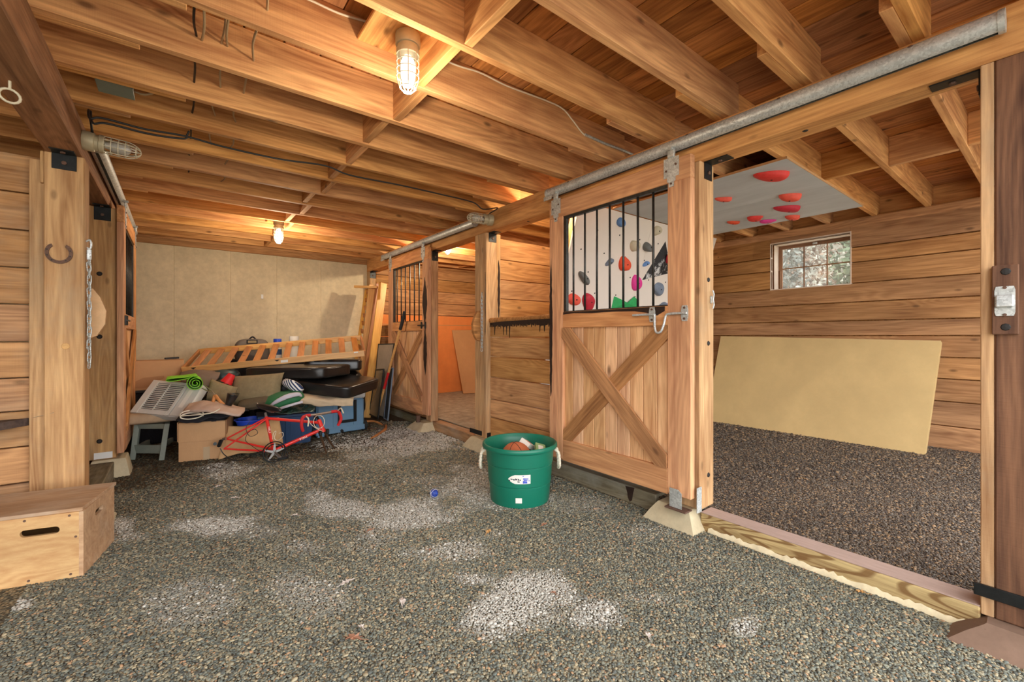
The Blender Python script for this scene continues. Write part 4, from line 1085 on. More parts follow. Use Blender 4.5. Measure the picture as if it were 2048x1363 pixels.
M['taupe'] = plain('taupe_sheet', srgb(120, 102, 88), .85, 0, .1, 10, .003, 8)
M['teal'] = plain('dark_teal_plastic', srgb(54, 70, 70), .4)
M['red'] = plain('red_plastic', srgb(214, 44, 44), .4)
M['bike_red'] = plain('red_frame_paint', srgb(224, 52, 44), .3, coat=.4)
M['tape_red'] = plain('red_bar_tape', srgb(196, 40, 44), .7, 0, .15, 60)
M['chrome'] = plain('worn_chrome', (.5, .48, .45), .35, .9, .2, 30)
M['bronze'] = plain('rusted_fork_chrome', srgb(120, 92, 70), .4, .7, .35, 25)
M['rubber'] = plain('black_rubber', (.018, .018, .018), .7)
M['tote_blue'] = plain('navy_plastic', srgb(46, 72, 108), .45, 0, .06, 6)
M['cooler'] = plain('steel_blue_plastic', srgb(104, 140, 168), .5, 0, .04, 6)
M['cooler_lid'] = plain('pale_grey_plastic', srgb(206, 208, 204), .5)
M['bowl_blue'] = plain('royal_blue_plastic', srgb(36, 72, 186), .35)
M['green_bag'] = plain('green_nylon', srgb(38, 108, 66), .6, 0, .12, 16, .003, 10)
M['lilac'] = plain('pale_lilac_trim', srgb(196, 192, 200), .7)
M['towel'] = plain('beige_towel', srgb(196, 176, 146), .95, 0, .07, 20, .002, 60)
M['film'] = plain('dark_green_film', srgb(56, 78, 72), .25, 0, .3, 14, .004, 14, spec=.7)
M['pack_grey'] = plain('grey_brown_pack', srgb(112, 104, 96), .85, 0, .12, 20, .002, 60)
M['paper_white'] = plain('white_paper', srgb(232, 228, 216), .8)
M['tub'] = plain('green_tub_plastic', srgb(16, 112, 88), .38, 0, .05, 5, spec=.5)
M['rope'] = plain('cream_rope', srgb(226, 218, 196), .9, 0, .12, 80)
M['basket'] = plain('basketball_rubber', srgb(190, 104, 66), .7, 0, .08, 60, .0006, 300)
def stripes(name, a, b, scale, ang):
    m, nt, p = new_mat(name); tc = N(nt, 'TexCoord'); mp = N(nt, 'Mapping'); mp.inputs['Rotation'].default_value = ang
    L(nt, tc.outputs['Object'], mp.inputs['Vector']); w = N(nt, 'TexWave', wave_type='BANDS'); w.inputs['Scale'].default_value = scale; w.inputs['Distortion'].default_value = 1.2
    L(nt, mp.outputs[0], w.inputs['Vector']); L(nt, ramp(nt, w.outputs['Fac'], [(.46, a), (.54, b)]), p.inputs['Base Color']); p.inputs['Roughness'].default_value = .9
    return m
M['striped'] = stripes('blue_white_striped_cloth', srgb(34, 52, 92), srgb(226, 226, 222), 11, (0.3, .6, .9))

def text_part(txt, size, mat, parent, loc, ex, ey, depth=.0006, name='lettering'):
    cu = bpy.data.curves.new('txt', 'FONT'); cu.body = txt; cu.size = size; cu.extrude = depth; cu.align_x = 'CENTER'; cu.align_y = 'CENTER'
    tmp = bpy.data.objects.new('txt', cu); C.objects.link(tmp)
    me = bpy.data.meshes.new_from_object(tmp.evaluated_get(bpy.context.evaluated_depsgraph_get()))
    bpy.data.objects.remove(tmp)
    ex, ey = Vector(ex).normalized(), Vector(ey); ey = (ey - ex * ey.dot(ex)).normalized(); ez = ex.cross(ey)
    R = Matrix((ex, ey, ez)).transposed()
    for v in me.vertices: v.co = R @ v.co
    me.materials.clear(); o = link(name, me, mat, parent); o.location = loc
    return o
def obox(p0, p1, depth):
    """frame on the floor: front edge p0->p1, depth away from the viewer"""
    p0, p1 = Vector(p0), Vector(p1); ex = (p1 - p0); w = ex.length; ex.normalize(); ey = Vector((-ex.y, ex.x, 0))
    if ey.dot(FWD) < 0: ey = -ey
    return p0, ex, ey, w

# ================================================================= plyometric plywood box, lower left
pb = thing('plyo_box', (-.52, 3.42, 0), 'plywood jump box with an oval hand slot on the floor at the left', 'box')
A = Vector((-.392, 3.145, 0)); ex = Vector((-.968, .25, 0)).normalized(); ey = Vector((.19, .982, 0)).normalized(); W_, D_, H_ = .62, .43, .355
def pp(a, b, z): return A + ex * a + ey * b + UP * z
def slot_panel(o, e1, e2, nrm, w, h, sc, sw, sh, t):
    """panel with an oval slot; o = lower corner, e1/e2 in-plane axes"""
    inner = []; outer = []
    angs = [2 * PI * k / 24 for k in range(24)] + [math.atan2(cb - sc[1], ca - sc[0]) % (2 * PI) for ca, cb in ((0, 0), (w, 0), (w, h), (0, h))]
    angs.sort(); n = len(angs)
    for a in angs:
        cx_, sy_ = math.cos(a), math.sin(a)
        inner.append((sc[0] + (sw / 2 - sh / 2) * (1 if cx_ > 1e-6 else -1 if cx_ < -1e-6 else 0) + sh / 2 * cx_, sc[1] + sh / 2 * sy_))
        m = 1e9
        for q, lim0, lim1 in ((cx_, sc[0], w - sc[0]), (sy_, sc[1], h - sc[1])):
            if abs(q) > 1e-9: m = min(m, (lim1 if q > 0 else lim0) / abs(q))
        outer.append((sc[0] + cx_ * m, sc[1] + sy_ * m))
    mb = MB(); vs = []
    o, e1, e2, nrm = Vector(o), Vector(e1), Vector(e2), Vector(nrm)
    for lay in (0, 1):
        for ring in (inner, outer): vs += [o + e1 * a + e2 * b + nrm * (t * lay) for a, b in ring]
    fs_ = []
    for k in range(n):
        k2 = (k + 1) % n
        fs_ += [(k, n + k, n + k2, k2), (2 * n + k, 2 * n + k2, 3 * n + k2, 3 * n + k), (k, k2, 2 * n + k2, 2 * n + k), (n + k, 3 * n + k, 3 * n + k2, n + k2)]
    mb.add(vs, fs_)
    return mb
t = .018
def gbox(name, o, e1, e2, e3, mat, par):   # box spanned by three edge vectors, grain along e1
    e1, e2, e3 = Vector(e1), Vector(e2), Vector(e3); R = Matrix((e1.normalized(), e2.normalized(), e3.normalized())).transposed()
    me = MB().box((0, 0, 0), (e1.length, e2.length, e3.length), None, .0015).mesh(name); ob = link(name, me, mat, par)
    ob.location = Vector(o) + (e1 + e2 + e3) / 2; ob.rotation_mode = 'QUATERNION'; ob.rotation_quaternion = R.to_quaternion(); return ob
fp = build(slot_panel(pp(t, 0, 0), ex, UP, ey, W_ - 2 * t, H_ - t, (.150, .258), .15, .036, t), 'front_panel', 'ply', pb)
sp_ = build(slot_panel(pp(0, D_, 0), -ey, UP, ex, D_, H_ - t, (.225, .27), .11, .032, t), 'side_panel', 'ply_worn', pb)
gbox('side_panel', pp(W_ - t, 0, 0), ey * D_, ex * t, UP * (H_ - t), 'ply_worn', pb)
gbox('back_panel', pp(t, D_ - t, 0), ex * (W_ - 2 * t), ey * t, UP * (H_ - t), 'ply', pb)
gbox('top_panel', pp(0, 0, H_ - t), ex * W_, ey * D_, UP * t, 'ply_worn', pb)
for a, z in ((.055, H_ - .032), (.225, H_ - .032), (.03, .21), (.05, .02), (.21, .02), (.35, H_ - .032)):
    q = pp(a, -.0005, z); build(MB().cyl(q + ey * .001, q - ey * .001, .006, n=10), 'screw', 'rust', pb)

# dark shelf board on the left wall, with a cord to the post
sh = thing('wall_shelf', (-.85, 3.75, .70), 'dark weathered wooden shelf on the plank wall at the left edge', 'shelf')
M['shelf'] = wood('dark_weathered_board', srgb(98, 80, 70), srgb(56, 44, 40), knot=.2, vary=.03, grey=(*srgb(120, 108, 100), .5))
mb = MB().prism([(-.728, 3.915), (-1.5, 3.915), (-1.5, 3.60), (-.98, 3.60)], (0, 0, .70), (1, 0, 0), (0, 1, 0), (0, 0, .045))
build(mb, 'shelf_board', 'shelf', sh)
build(MB().box((-1.35, 3.88, .62), (.06, .06, .16)), 'shelf_support', 'shelf', sh)
tag(build(MB().tube([at(62, 848, 3.02), (-.70, 3.872, .752), (-.61, 3.846, .775)], .002, 5), 'cord', 'brown_cable'), 'thin cord stretched from the dark shelf to the left post', 'cord')

# ================================================================= green tub
tb = thing('rope_handle_tub', (2.085, 2.60, 0), 'green plastic tub with rope handles full of toys in front of the half wall', 'tub')
tc_ = Vector((2.085, 2.60, 0)); T = Matrix.Translation(tc_)
prof = [(0, .012), (.20, .012), (.212, .0), (.222, .004), (.226, .02), (.236, .143), (.2325, .147), (.2325, .152), (.241, .157), (.249, .283), (.2455, .287), (.2455, .292), (.2535, .297), (.261, .395), (.268, .40), (.283, .403), (.289, .412), (.287, .43), (.28, .438), (.27, .436), (.262, .42), (.252, .40), (.244, .30), (.234, .16), (.22, .03), (0, .026)]
build(MB().lathe(prof, 48, T), 'tub_body', 'tub', tb, smooth=40)
for sg, cdir in ((1, RGT), (-1, -RGT)):
    base = tc_ + cdir * .268; tang = FWD
    pts = [base - tang * .05 + UP * .385, base + cdir * .025 - tang * .055 + UP * .36, base + cdir * .035 - tang * .045 + UP * .27, base + cdir * .03 - tang * .0 + UP * .235, base + cdir * .035 + tang * .045 + UP * .27, base + cdir * .025 + tang * .055 + UP * .36, base + tang * .05 + UP * .385]
    rp = MB(); cp = curve_pts(pts, 8)
    for ph in (0, 2 * PI / 3, 4 * PI / 3):
        q = []
        for k, p in enumerate(cp):
            a = ph + k * .9; tg = (cp[min(k + 1, len(cp) - 1)] - cp[max(k - 1, 0)]).normalized(); b_ = tg.orthogonal().normalized(); q.append(p + (b_ * math.cos(a) + tg.cross(b_) * math.sin(a)) * .006)
        rp.tube(q, .0065, 6)
    build(rp, 'rope_handle', 'rope', tb, smooth=70)
# labels on the tub front
cdir = (Vector((0, 0, 0)) - Vector((tc_.x, tc_.y, 0))).normalized(); sdir = UP.cross(cdir)
def on_tub(a, z, r_): return tc_ + (cdir * math.cos(a) + sdir * math.sin(a)) * r_ + UP * z
def tub_r(z): return .241 + (z - .157) / .126 * .008 if z > .15 else .226 + (z - .02) / .123 * .010
def tub_patch(name, mat, a0, a1, lo, hi, lift, n=14, par=None):
    """curved sticker: lo(t), hi(t) give its edges in height while t runs along the arc a0..a1"""
    def fn(u, w):
        z = lo(u) + (hi(u) - lo(u)) * w; r0 = tub_r(z); a = a0 + (a1 - a0) * u; return on_tub(a / r0, z, r0 + lift)
    return build(MB().grid(fn, n, 5), name, mat, par or tb, smooth=70)
M['label_blue'] = plain('label_blue_print', srgb(70, 92, 190), .5)
M['label_ink'] = plain('label_dark_print', srgb(40, 46, 56), .5)
tp = lambda t: min(1, (t * 3.2) ** .6)
lb1 = tub_patch('label', 'paper_white', -.085, .078, lambda t: .222 - .034 * tp(t), lambda t: .222 + .032 * tp(t), .0012)
for a0, a1, zc_, hh, mt in ((.024, .062, .226, .005, 'label_blue'), (.028, .056, .215, .004, 'label_blue'), (.022, .054, .202, .010, 'label_blue'), (-.078, -.070, .212, .005, 'label_ink'), (-.066, -.05, .223, .004, 'label_ink'), (-.046, -.036, .220, .006, 'label_ink'), (-.032, -.02, .223, .007, 'label_ink'),
        (-.014, -.006, .222, .008, 'label_ink'), (-.002, .008, .218, .004, 'label_ink'), (-.016, .0, .205, .004, 'label_ink'), (.064, .07, .212, .006, 'label_blue'), (.02, .03, .246, .003, 'label_blue')):
    tub_patch('label_print', mt, a0, a1, lambda t, z=zc_, h=hh: z - h, lambda t, z=zc_, h=hh: z + h * (1 - .5 * t), .0022, 4, lb1)
tub_patch('label', 'paper_white', -.03, .016, lambda t: .045, lambda t: .083, .0012)
# contents
ball = thing('basketball', tuple(tc_ + UP * .24), 'orange basketball lying inside the green tub', 'ball')
bc = tc_ - RGT * .02 + UP * .318 - FWD * .0
bc = tc_ + Vector((-.02, .02, .31))
build(blob(bc, ((.119, 0, 0), (0, .119, 0), (0, 0, .119)), 1, 1, nu=32, nv=20), 'ball_body', 'basket', ball, smooth=80)
for k, rot in enumerate((Euler((0.3, .5, 0)), Euler((1.5, .3, .4)), Euler((.4, 1.4, .3)))):
    Rm = rot.to_matrix(); sm_ = MB().tube([bc + Rm @ Vector((.1185 * math.cos(a), .1185 * math.sin(a), 0)) for a in [2 * PI * j / 40 for j in range(40)]], .0025, 6, closed=True)
    build(sm_, 'seam', 'rubber', ball, smooth=60)
M['pack_green'] = plain('printed_carton_green', srgb(150, 178, 120), .6, 0, .2, 30)
for k, (off, rot, sz, mt, lb) in enumerate((((.12, .05, .385), (.5, .4, .5), (.13, .09, .04), 'paper_white', 'white and red toy carton tilted in the green tub'), ((.13, -.09, .37), (.3, -.3, .9), (.12, .08, .035), 'pack_green', 'green printed carton tilted in the green tub'))):
    ct = thing('toy_carton', tuple(tc_ + Vector(off)), lb, 'carton'); Rm = Euler(rot).to_matrix()
    build(MB().box(tc_ + Vector(off), sz, Rm, .002), 'carton_body', mt, ct)
    build(MB().box(tc_ + Vector(off) + Rm @ Vector((0, 0, sz[2] / 2 + .0006)), (sz[0] * .5, sz[1] * .5, .001), Rm), 'printed_panel', 'red' if k == 0 else 'paper_white', ct)
filler = tag(build(blob(tc_ + UP * .105, ((.19, 0, 0), (0, .19, 0), (0, 0, .08)), .5, .9, .02, 1.4), 'bagged_toys', 'black_cloth', smooth=70), 'dark bag of toys filling the bottom of the green tub', 'bag')

# blue ball
p = floor_at(868, 995); bl = thing('toy_ball', (p.x, p.y, 0), 'small blue patterned ball alone on the gravel', 'ball')
M['ball_blue'] = plain('blue_patterned_ball', srgb(40, 66, 150), .5, 0, .7, 90)
c0 = Vector((p.x, p.y, .036)); build(blob(c0, ((.033, 0, 0), (0, .033, 0), (0, 0, .033)), 1, 1, nu=24, nv=14), 'ball_body', 'ball_blue', bl, smooth=80)
for k, rot in enumerate((Euler((.9, .3, 0)), Euler((1.9, .8, .4)))):
    Rm = rot.to_matrix(); build(MB().tube([c0 + Rm @ Vector((.0333 * math.cos(a), .0333 * math.sin(a), .004)) for a in [2 * PI * j / 24 for j in range(24)]], .0012, 5, closed=True), 'stripe', 'paper_white', bl, smooth=60)
# ================================================================= near stall: foam block, climbing boards
M['foam_mat'] = plain('yellowed_foam', srgb(204, 174, 120), .9, 0, .10, 3.0, .002, 50)
M['foam_side'] = plain('foam_edge', srgb(186, 158, 106), .9, 0, .1, 6)
p0 = Vector((5.70, .86, FS)); p1 = Vector((5.66, 3.02, FS)); q0 = Vector((6.10, .80, 1.20)); q1 = Vector((6.10, 3.04, 1.245))
fb = thing('foam_mat', tuple((p0 + p1) / 2), 'large yellow foam slab leaning against the plank wall under the window', 'foam mat')
nrm = (q0 - p0).cross(p1 - p0).normalized()
if nrm.x < 0: nrm = -nrm
tn = nrm * .085
mb = MB(); nu_, nv_ = 24, 14
def fn(u, w):
    p = p0.lerp(p1, u).lerp(q0.lerp(q1, u), w); return p + nrm * (.006 * hn(p, .6) * min(1, 8 * u * (1 - u)) * min(1, 8 * w * (1 - w)))
front = MB().grid(fn, nu_, nv_); build(front, 'front_face', 'foam_mat', fb, smooth=60)
c8 = [p0, p1, q1, q0]; side = MB().add(c8 + [a + tn for a in c8], [(0, 1, 5, 4), (1, 2, 6, 5), (2, 3, 7, 6), (3, 0, 4, 7), (4, 5, 6, 7)])
build(side, 'slab_body', 'foam_side', fb)

M['climb_grey'] = plain('grey_painted_ply', srgb(196, 201, 203), .75, 0, .14, 3.5, .0006, 60, stretch=(1, .3, 1))
M['climb_white'] = plain('white_painted_ply', srgb(232, 222, 210), .75, 0, .035, 3, .0005, 60)
M['ply_edge'] = plain('raw_ply_edge', srgb(206, 160, 110), .8, 0, .1, 30)
HC = {n: plain('hold_' + n, srgb(*c_), .6, 0, .12, 30, .0015, 60) for n, c_ in dict(red=(226, 64, 58), coral=(236, 92, 72), crimson=(196, 44, 62), magenta=(226, 62, 150), blue=(98, 140, 196), orange=(232, 84, 50), grey=(110, 112, 110), dark=(50, 52, 54), slate=(120, 132, 150), green=(44, 164, 92), lilac=(178, 176, 206), sand=(206, 196, 170), black=(26, 26, 28)).items()}
def hold(base, nrm, e1, rx, ry, h, colr, label, style='pebble', seed=0):
    """bolt-on climbing hold: lumpy cap with a bolt hole"""
    base, nrm, e1 = Vector(base), Vector(nrm).normalized(), Vector(e1); e1 = (e1 - nrm * e1.dot(nrm)).normalized(); e2 = nrm.cross(e1); r = random.Random(seed)
    t = thing('climbing_hold', tuple(base), label, 'climbing hold', 'climbing holds'); mb = MB(); k1, k2 = r.uniform(0, 6), r.uniform(0, 6)
    def fn(u, w):
        a = 2 * PI * u; ph = w * PI / 2; q = 1 + .10 * math.sin(2 * a + k1) + .06 * math.sin(3 * a + k2)
        if style == 'wedge': q *= 1 - .28 * max(0, math.cos(a)) ** 3
        rr = math.cos(ph) ** .6 * q; lift = math.sin(ph) ** .9 * (1 + .45 * math.sin(a + (k1 if style != 'jug' else PI / 2)) * math.cos(ph))
        return base + e1 * rx * rr * math.cos(a) + e2 * ry * rr * math.sin(a) + nrm * h * lift
    mb.grid(fn, 22, 9, True); build(mb, 'hold_body', HC[colr], t, smooth=50)
    build(MB().cyl(base + nrm * h * 1.0, base + nrm * (h * 1.03 + .002), .008, n=8), 'bolt_head', 'bolt', t)
    return t
ZC = 2.582
cp = thing('climbing_board', (4.6, 2.1, ZC), 'grey painted climbing board screwed under the joists in the open stall', 'climbing board')
yb0, yb1 = 1.305, 2.945
seam = 4.58
for a, b in ((3.62, seam), (seam, 5.585)):
    build(MB().box(((a + b) / 2, (yb0 + yb1) / 2, ZC + .009), (b - a - .003, yb1 - yb0, .017), ch=.001), 'board_panel', 'climb_grey', cp)
build(MB().box((3.618, (yb0 + yb1) / 2, ZC + .009), (.004, yb1 - yb0, .018)), 'raw_edge', 'ply_edge', cp)
build(MB().box((4.6, yb0 - .002, ZC + .009), (1.965, .004, .018)), 'raw_edge', 'ply_edge', cp)
def zc_at(u, v): return floor_at(u, v, ZC) if v > CY else at(u, v, (ZC - CAMH) * FPX / (CY - v))
dn = Vector((0, 0, -1))
for k, (u, v, rx, ry, h, cc, st, lb) in enumerate(((1543, 348, .15, .075, .07, 'red', 'jug', 'large red hold at the near edge of the grey ceiling board'), (1447, 396, .075, .04, .05, 'coral', 'pebble', 'coral hold near the post on the grey ceiling board'),
        (1579, 390, .10, .06, .08, 'coral', 'jug', 'coral cup-shaped hold in the middle of the grey ceiling board'), (1578, 414, .14, .075, .07, 'crimson', 'wedge', 'crimson wedge hold near the wall side of the grey ceiling board'),
        (1584, 432, .07, .06, .06, 'coral', 'pebble', 'small coral hold below the crimson wedge hold'), (1512, 434, .10, .06, .06, 'red', 'wedge', 'pink-red wedge hold beside the magenta hold overhead'),
        (1536, 441, .10, .055, .04, 'magenta', 'pebble', 'magenta hold on the grey ceiling board'), (1466, 443, .07, .04, .04, 'orange', 'pebble', 'small orange hold near the white board on the ceiling'))):
    hold(zc_at(u, v), dn, RGT, rx, ry, h * .7, cc, lb, st, k)

# white overhanging wall behind the bars
cw = thing('climbing_wall', (4.6, 3.3, FS), 'white overhanging climbing wall behind the barred door', 'climbing wall')
yT, zT_, slope = 2.945, 2.575, .315
def wp(x, z): return Vector((x, yT + (zT_ - z) * slope, z))
wn = Vector((0, -1, -slope)).normalized()
xa, xb = 3.12, 5.80
for a, b in ((xa, 4.34), (4.34, xb)):
    for z0, z1 in ((.16, 1.36), (1.36, zT_)):
        c_ = [wp(a + .001, z0 + .001), wp(b - .001, z0 + .001), wp(b - .001, z1 - .001), wp(a + .001, z1 - .001)]
        bk = [q - wn * .018 for q in c_]
        build(MB().add(c_ + bk, [(0, 1, 2, 3), (4, 7, 6, 5), (0, 4, 5, 1), (1, 5, 6, 2), (2, 6, 7, 3), (3, 7, 4, 0)]), 'board_panel', 'climb_white', cw)
for x in (xa + .02, 3.9, 4.7, 5.5, xb - .06):
    bar3('stud', wp(x + .02, .16) - wn * .065, wp(x + .02, zT_ - .02) - wn * .065, .09, .04, 'joist', cw, up=tuple(wn))
build(MB().add([wp(xb, .16), wp(xb, zT_), wp(xb, zT_) - wn * .019, wp(xb, .16) - wn * .019, wp(xb + .004, .16), wp(xb + .004, zT_), wp(xb + .004, zT_) - wn * .019, wp(xb + .004, .16) - wn * .019], [(0, 3, 2, 1), (4, 5, 6, 7), (0, 1, 5, 4), (1, 2, 6, 5), (2, 3, 7, 6), (3, 0, 4, 7)]), 'raw_edge', 'ply_edge', cw)
hm = MB().cyl((0, 0, 0), tuple(wn * .002), .009, n=8).mesh('tee_nut_hole')
for i in range(8):
    for j in range(6):
        o = link('tee_nut_hole', hm, 'bolt', cw); o.location = wp(xa + .16 + i * .36 + (.18 if j % 2 else 0), 1.3 + j * .21)
def on_wall(u, v):
    d = Vector((_s + _c * ((u - CX) / FPX), _c - _s * ((u - CX) / FPX), (CY - v) / FPX)); o = Vector((0, 0, CAMH)); p = wp(4, 1.5)
    return o + d * ((p - o).dot(wn) / d.dot(wn))
for k, (u, v, rx, ry, h, cc, st, lb) in enumerate(((1240, 444, .05, .055, .05, 'blue', 'pebble', 'light blue hold high on the white climbing wall'), (1267, 491, .06, .07, .06, 'sand', 'jug', 'stone grey hold left of the dark jug on the white wall'), (1293, 493, .06, .07, .07, 'grey', 'wedge', 'dark grey jug hold on the white wall beside the black triangle'),
        (1218, 524, .06, .035, .04, 'slate', 'pebble', 'small slate blue hold left of the orange hold'), (1246, 527, .07, .095, .07, 'orange', 'pebble', 'orange round hold in the middle of the barred view'), (1291, 527, .05, .03, .03, 'blue', 'pebble', 'tiny blue hold right of the orange hold'),
        (1168, 555, .05, .10, .05, 'grey', 'wedge', 'grey curved hold at the left of the white wall'), (1271, 565, .07, .11, .05, 'magenta', 'pebble', 'bright pink hold on the white wall'), (1316, 577, .09, .09, .05, 'slate', 'pebble', 'pale slate hold under the black triangle'),
        (1177, 602, .09, .12, .05, 'crimson', 'wedge', 'long red slanted hold low on the white wall'), (1147, 597, .07, .09, .05, 'coral', 'wedge', 'coral hold low at the far left of the white wall'), (1312, 461, .06, .06, .05, 'sand', 'pebble', 'sand coloured hold near the right bars'),
        (1322, 613, .09, .05, .05, 'slate', 'pebble', 'slate hold just above the door rail'), (1335, 612, .08, .05, .05, 'lilac', 'pebble', 'lilac hold just above the door rail at the right'))):
    hold(on_wall(u, v), wn, (RGT + UP * .25) if st != 'wedge' else (RGT * .6 + UP * .8), rx, ry, h, cc, lb, st, 40 + k)
def vol(pts, apex_h, colr, label, spl=None):
    c_ = [on_wall(u, v) for u, v in pts]; ap = sum(c_, Vector()) / len(c_) + wn * apex_h; n = len(c_)
    t = thing('climbing_volume', tuple(c_[0]), label, 'climbing volume')
    build(MB().add(c_ + [ap], [(k, (k + 1) % n, n) for k in range(n)] + [tuple(range(n))[::-1]]), 'volume_body', colr, t)
    return t
M['splat'] = plain('black_white_splatter', (.02, .02, .022), .6, 0, 0, 5)
def splat_mat():
    m, nt, p = new_mat('white_splatter_on_black'); tc = N(nt, 'TexCoord'); n = N(nt, 'TexNoise', Scale=9.0, Detail=9.0, Roughness=.75); L(nt, tc.outputs['Object'], n.inputs['Vector'])
    L(nt, ramp(nt, n.outputs[0], [(.54, (.018, .018, .02)), (.62, (.75, .75, .74))]), p.inputs['Base Color']); p.inputs['Roughness'].default_value = .7; return m
M['splat'] = splat_mat()
vt = vol([(1331, 482), (1284, 560), (1342, 545)], .03, M['splat'], 'black splattered triangular volume on the white climbing wall')
hold(on_wall(1333, 516) + wn * .03, wn, RGT, .06, .055, .04, 'crimson', 'crimson hold on the black splattered triangle', 'pebble', 77)
vol([(1222, 618), (1228, 592), (1236, 595), (1250, 612), (1268, 592), (1276, 600), (1278, 618)], .03, HC['green'], 'green jagged volume low on the white climbing wall')

# ================================================================= far stall: orange sheet and tan board
M['orange_sheet'] = plain('orange_painted_sheet', srgb(250, 158, 88), .8, 0, .10, 4, .003, 14)
M['tan_board'] = plain('tan_hardboard', srgb(206, 160, 112), .8, 0, .04, 10)
os_ = thing('orange_sheet', (4.5, 7.68, FS), 'bright orange sheet fixed to the back wall of the far stall', 'sheet')
for a, b in ((2.9, 4.0), (4.0, 5.1), (5.1, 6.15)):
    build(MB().box(((a + b) / 2, 7.688, .875), (b - a - .004, .016, 1.53), ch=.002), 'sheet_panel', 'orange_sheet', os_)
build(MB().box((4.5, 7.683, 1.46), (3.25, .012, .012)), 'horizontal_joint', 'tan_board', os_)
tbd = tag(build(MB().add([Vector(p) for p in ((4.40, 7.25, FS + .02), (5.25, 7.05, FS + .02), (5.05, 7.55, 1.37), (4.36, 7.62, 1.36))] + [Vector(p) + Vector((.004, .014, .004)) for p in ((4.40, 7.25, FS + .02), (5.25, 7.05, FS + .02), (5.05, 7.55, 1.37), (4.36, 7.62, 1.36))], [(0, 1, 2, 3), (7, 6, 5, 4), (0, 4, 5, 1), (1, 5, 6, 2), (2, 6, 7, 3), (3, 7, 4, 0)]), 'hardboard_sheet', 'tan_board'), 'plain tan board leaning in the far stall before the orange sheet', 'board')

# ================================================================= the heap at the back of the aisle (squared up with the barn)
RGT, FWD = Vector((1, 0, 0)), Vector((0, 1, 0))
def stick(name, a, b, w, t, mat, par, up=(0, 0, 1)): return bar3(name, a, b, w, t, mat, par, up=up)
# --- grey stool with padded seat
s0 = floor_at(265, 919); s1 = floor_at(323, 920)
st = thing('stool', tuple((s0 + s1) / 2 + FWD * .12), 'small grey painted stool with a beige padded seat', 'stool')
tA, tB = at(274, 847, 4.42), at(334, 847, 4.42)
dp = FWD * .26
legs = [(s0, tA), (s1, tB), (s0 + FWD * .32, tA + dp), (s1 + FWD * .32, tB + dp)]
for a, b in legs: stick('leg', a + UP * .001, b, .045, .045, 'stool_grey', st, up=tuple(FWD))
stick('stretcher', s0.lerp(tA, .30), s1.lerp(tB, .30), .085, .022, 'stool_grey', st)
stick('apron', s0.lerp(tA, .93), s1.lerp(tB, .93), .05, .022, 'stool_grey', st)
stick('apron', (s0 + FWD * .32).lerp(tA + dp, .93), (s1 + FWD * .32).lerp(tB + dp, .93), .05, .022, 'stool_grey', st)
sc_ = (tA + tB) / 2 + FWD * .12 + UP * .062
build(blob(sc_, (RGT * .222, FWD * .185, UP * .058), .5, .3, .004, .5), 'seat_pad', 'beige', st, smooth=60)
# --- white louvred unit leaning on the stool
TL, TR, BR_, BL_ = at(276, 757, 4.62), at(376, 766, 4.62), at(366, 828, 4.36), at(260, 824, 4.36)
TR = TL + (TR - TL); BR_ = BL_ + (TR - TL)
wu = thing('louvred_unit', tuple((BL_ + BR_) / 2), 'white plastic louvred air unit leaning on the grey stool', 'air unit')
e1 = (TR - TL); Wd = e1.length; e1.normalize(); e2 = (TL - BL_); e2 = e2 - e1 * e2.dot(e1); Hd = e2.length; e2.normalize(); e3 = e1.cross(e2)
if e3.dot(FWD) > 0: e3 = -e3     # towards the viewer
Rw = Matrix((e1, e2, e3)).transposed()
def wl_(a, b, c_): return BL_ + e1 * a + e2 * b + e3 * c_
def wbox(nm, a0, a1, b0, b1, c0, c1, mat, ch=.003): return build(MB().box(wl_((a0 + a1) / 2, (b0 + b1) / 2, (c0 + c1) / 2), (a1 - a0, b1 - b0, c1 - c0), Rw, ch), nm, mat, wu)
wbox('case', 0, Wd, 0, Hd, -.10, -.012, 'white_pl', .006)
wbox('slot_shade_sheet', .07, Wd * .66, .05, Hd - .03, -.0118, -.0105, 'dark_in', 0)  # dark sheet behind the louvers paints the shade inside the slots
wbox('frame', 0, .07, 0, Hd, -.012, .008, 'white_pl'); wbox('frame', .07, Wd * .66, 0, .05, -.012, .008, 'white_pl'); wbox('frame', .07, Wd * .66, Hd - .03, Hd, -.012, .008, 'white_pl')
wbox('frame', Wd * .66, Wd * .72, 0, Hd, -.012, .008, 'white_pl'); wbox('control_panel', Wd * .73, Wd, .005, Hd - .005, -.012, .004, 'white_pl', .004)
wbox('divider', Wd * .36, Wd * .375, .05, Hd - .03, -.010, .006, 'white_pl', .001)
for k in range(14):
    b = .058 + k * (Hd - .095) / 13.5
    for a0, a1 in ((.07, Wd * .36), (Wd * .375, Wd * .66)): wbox('louver', a0, a1, b, b + .0095, -.008, .004, 'white_pl', .001)
wbox('rating_label', Wd * .80, Wd * .88, .1, Hd * .8, .004, .0048, 'paper_white', 0)
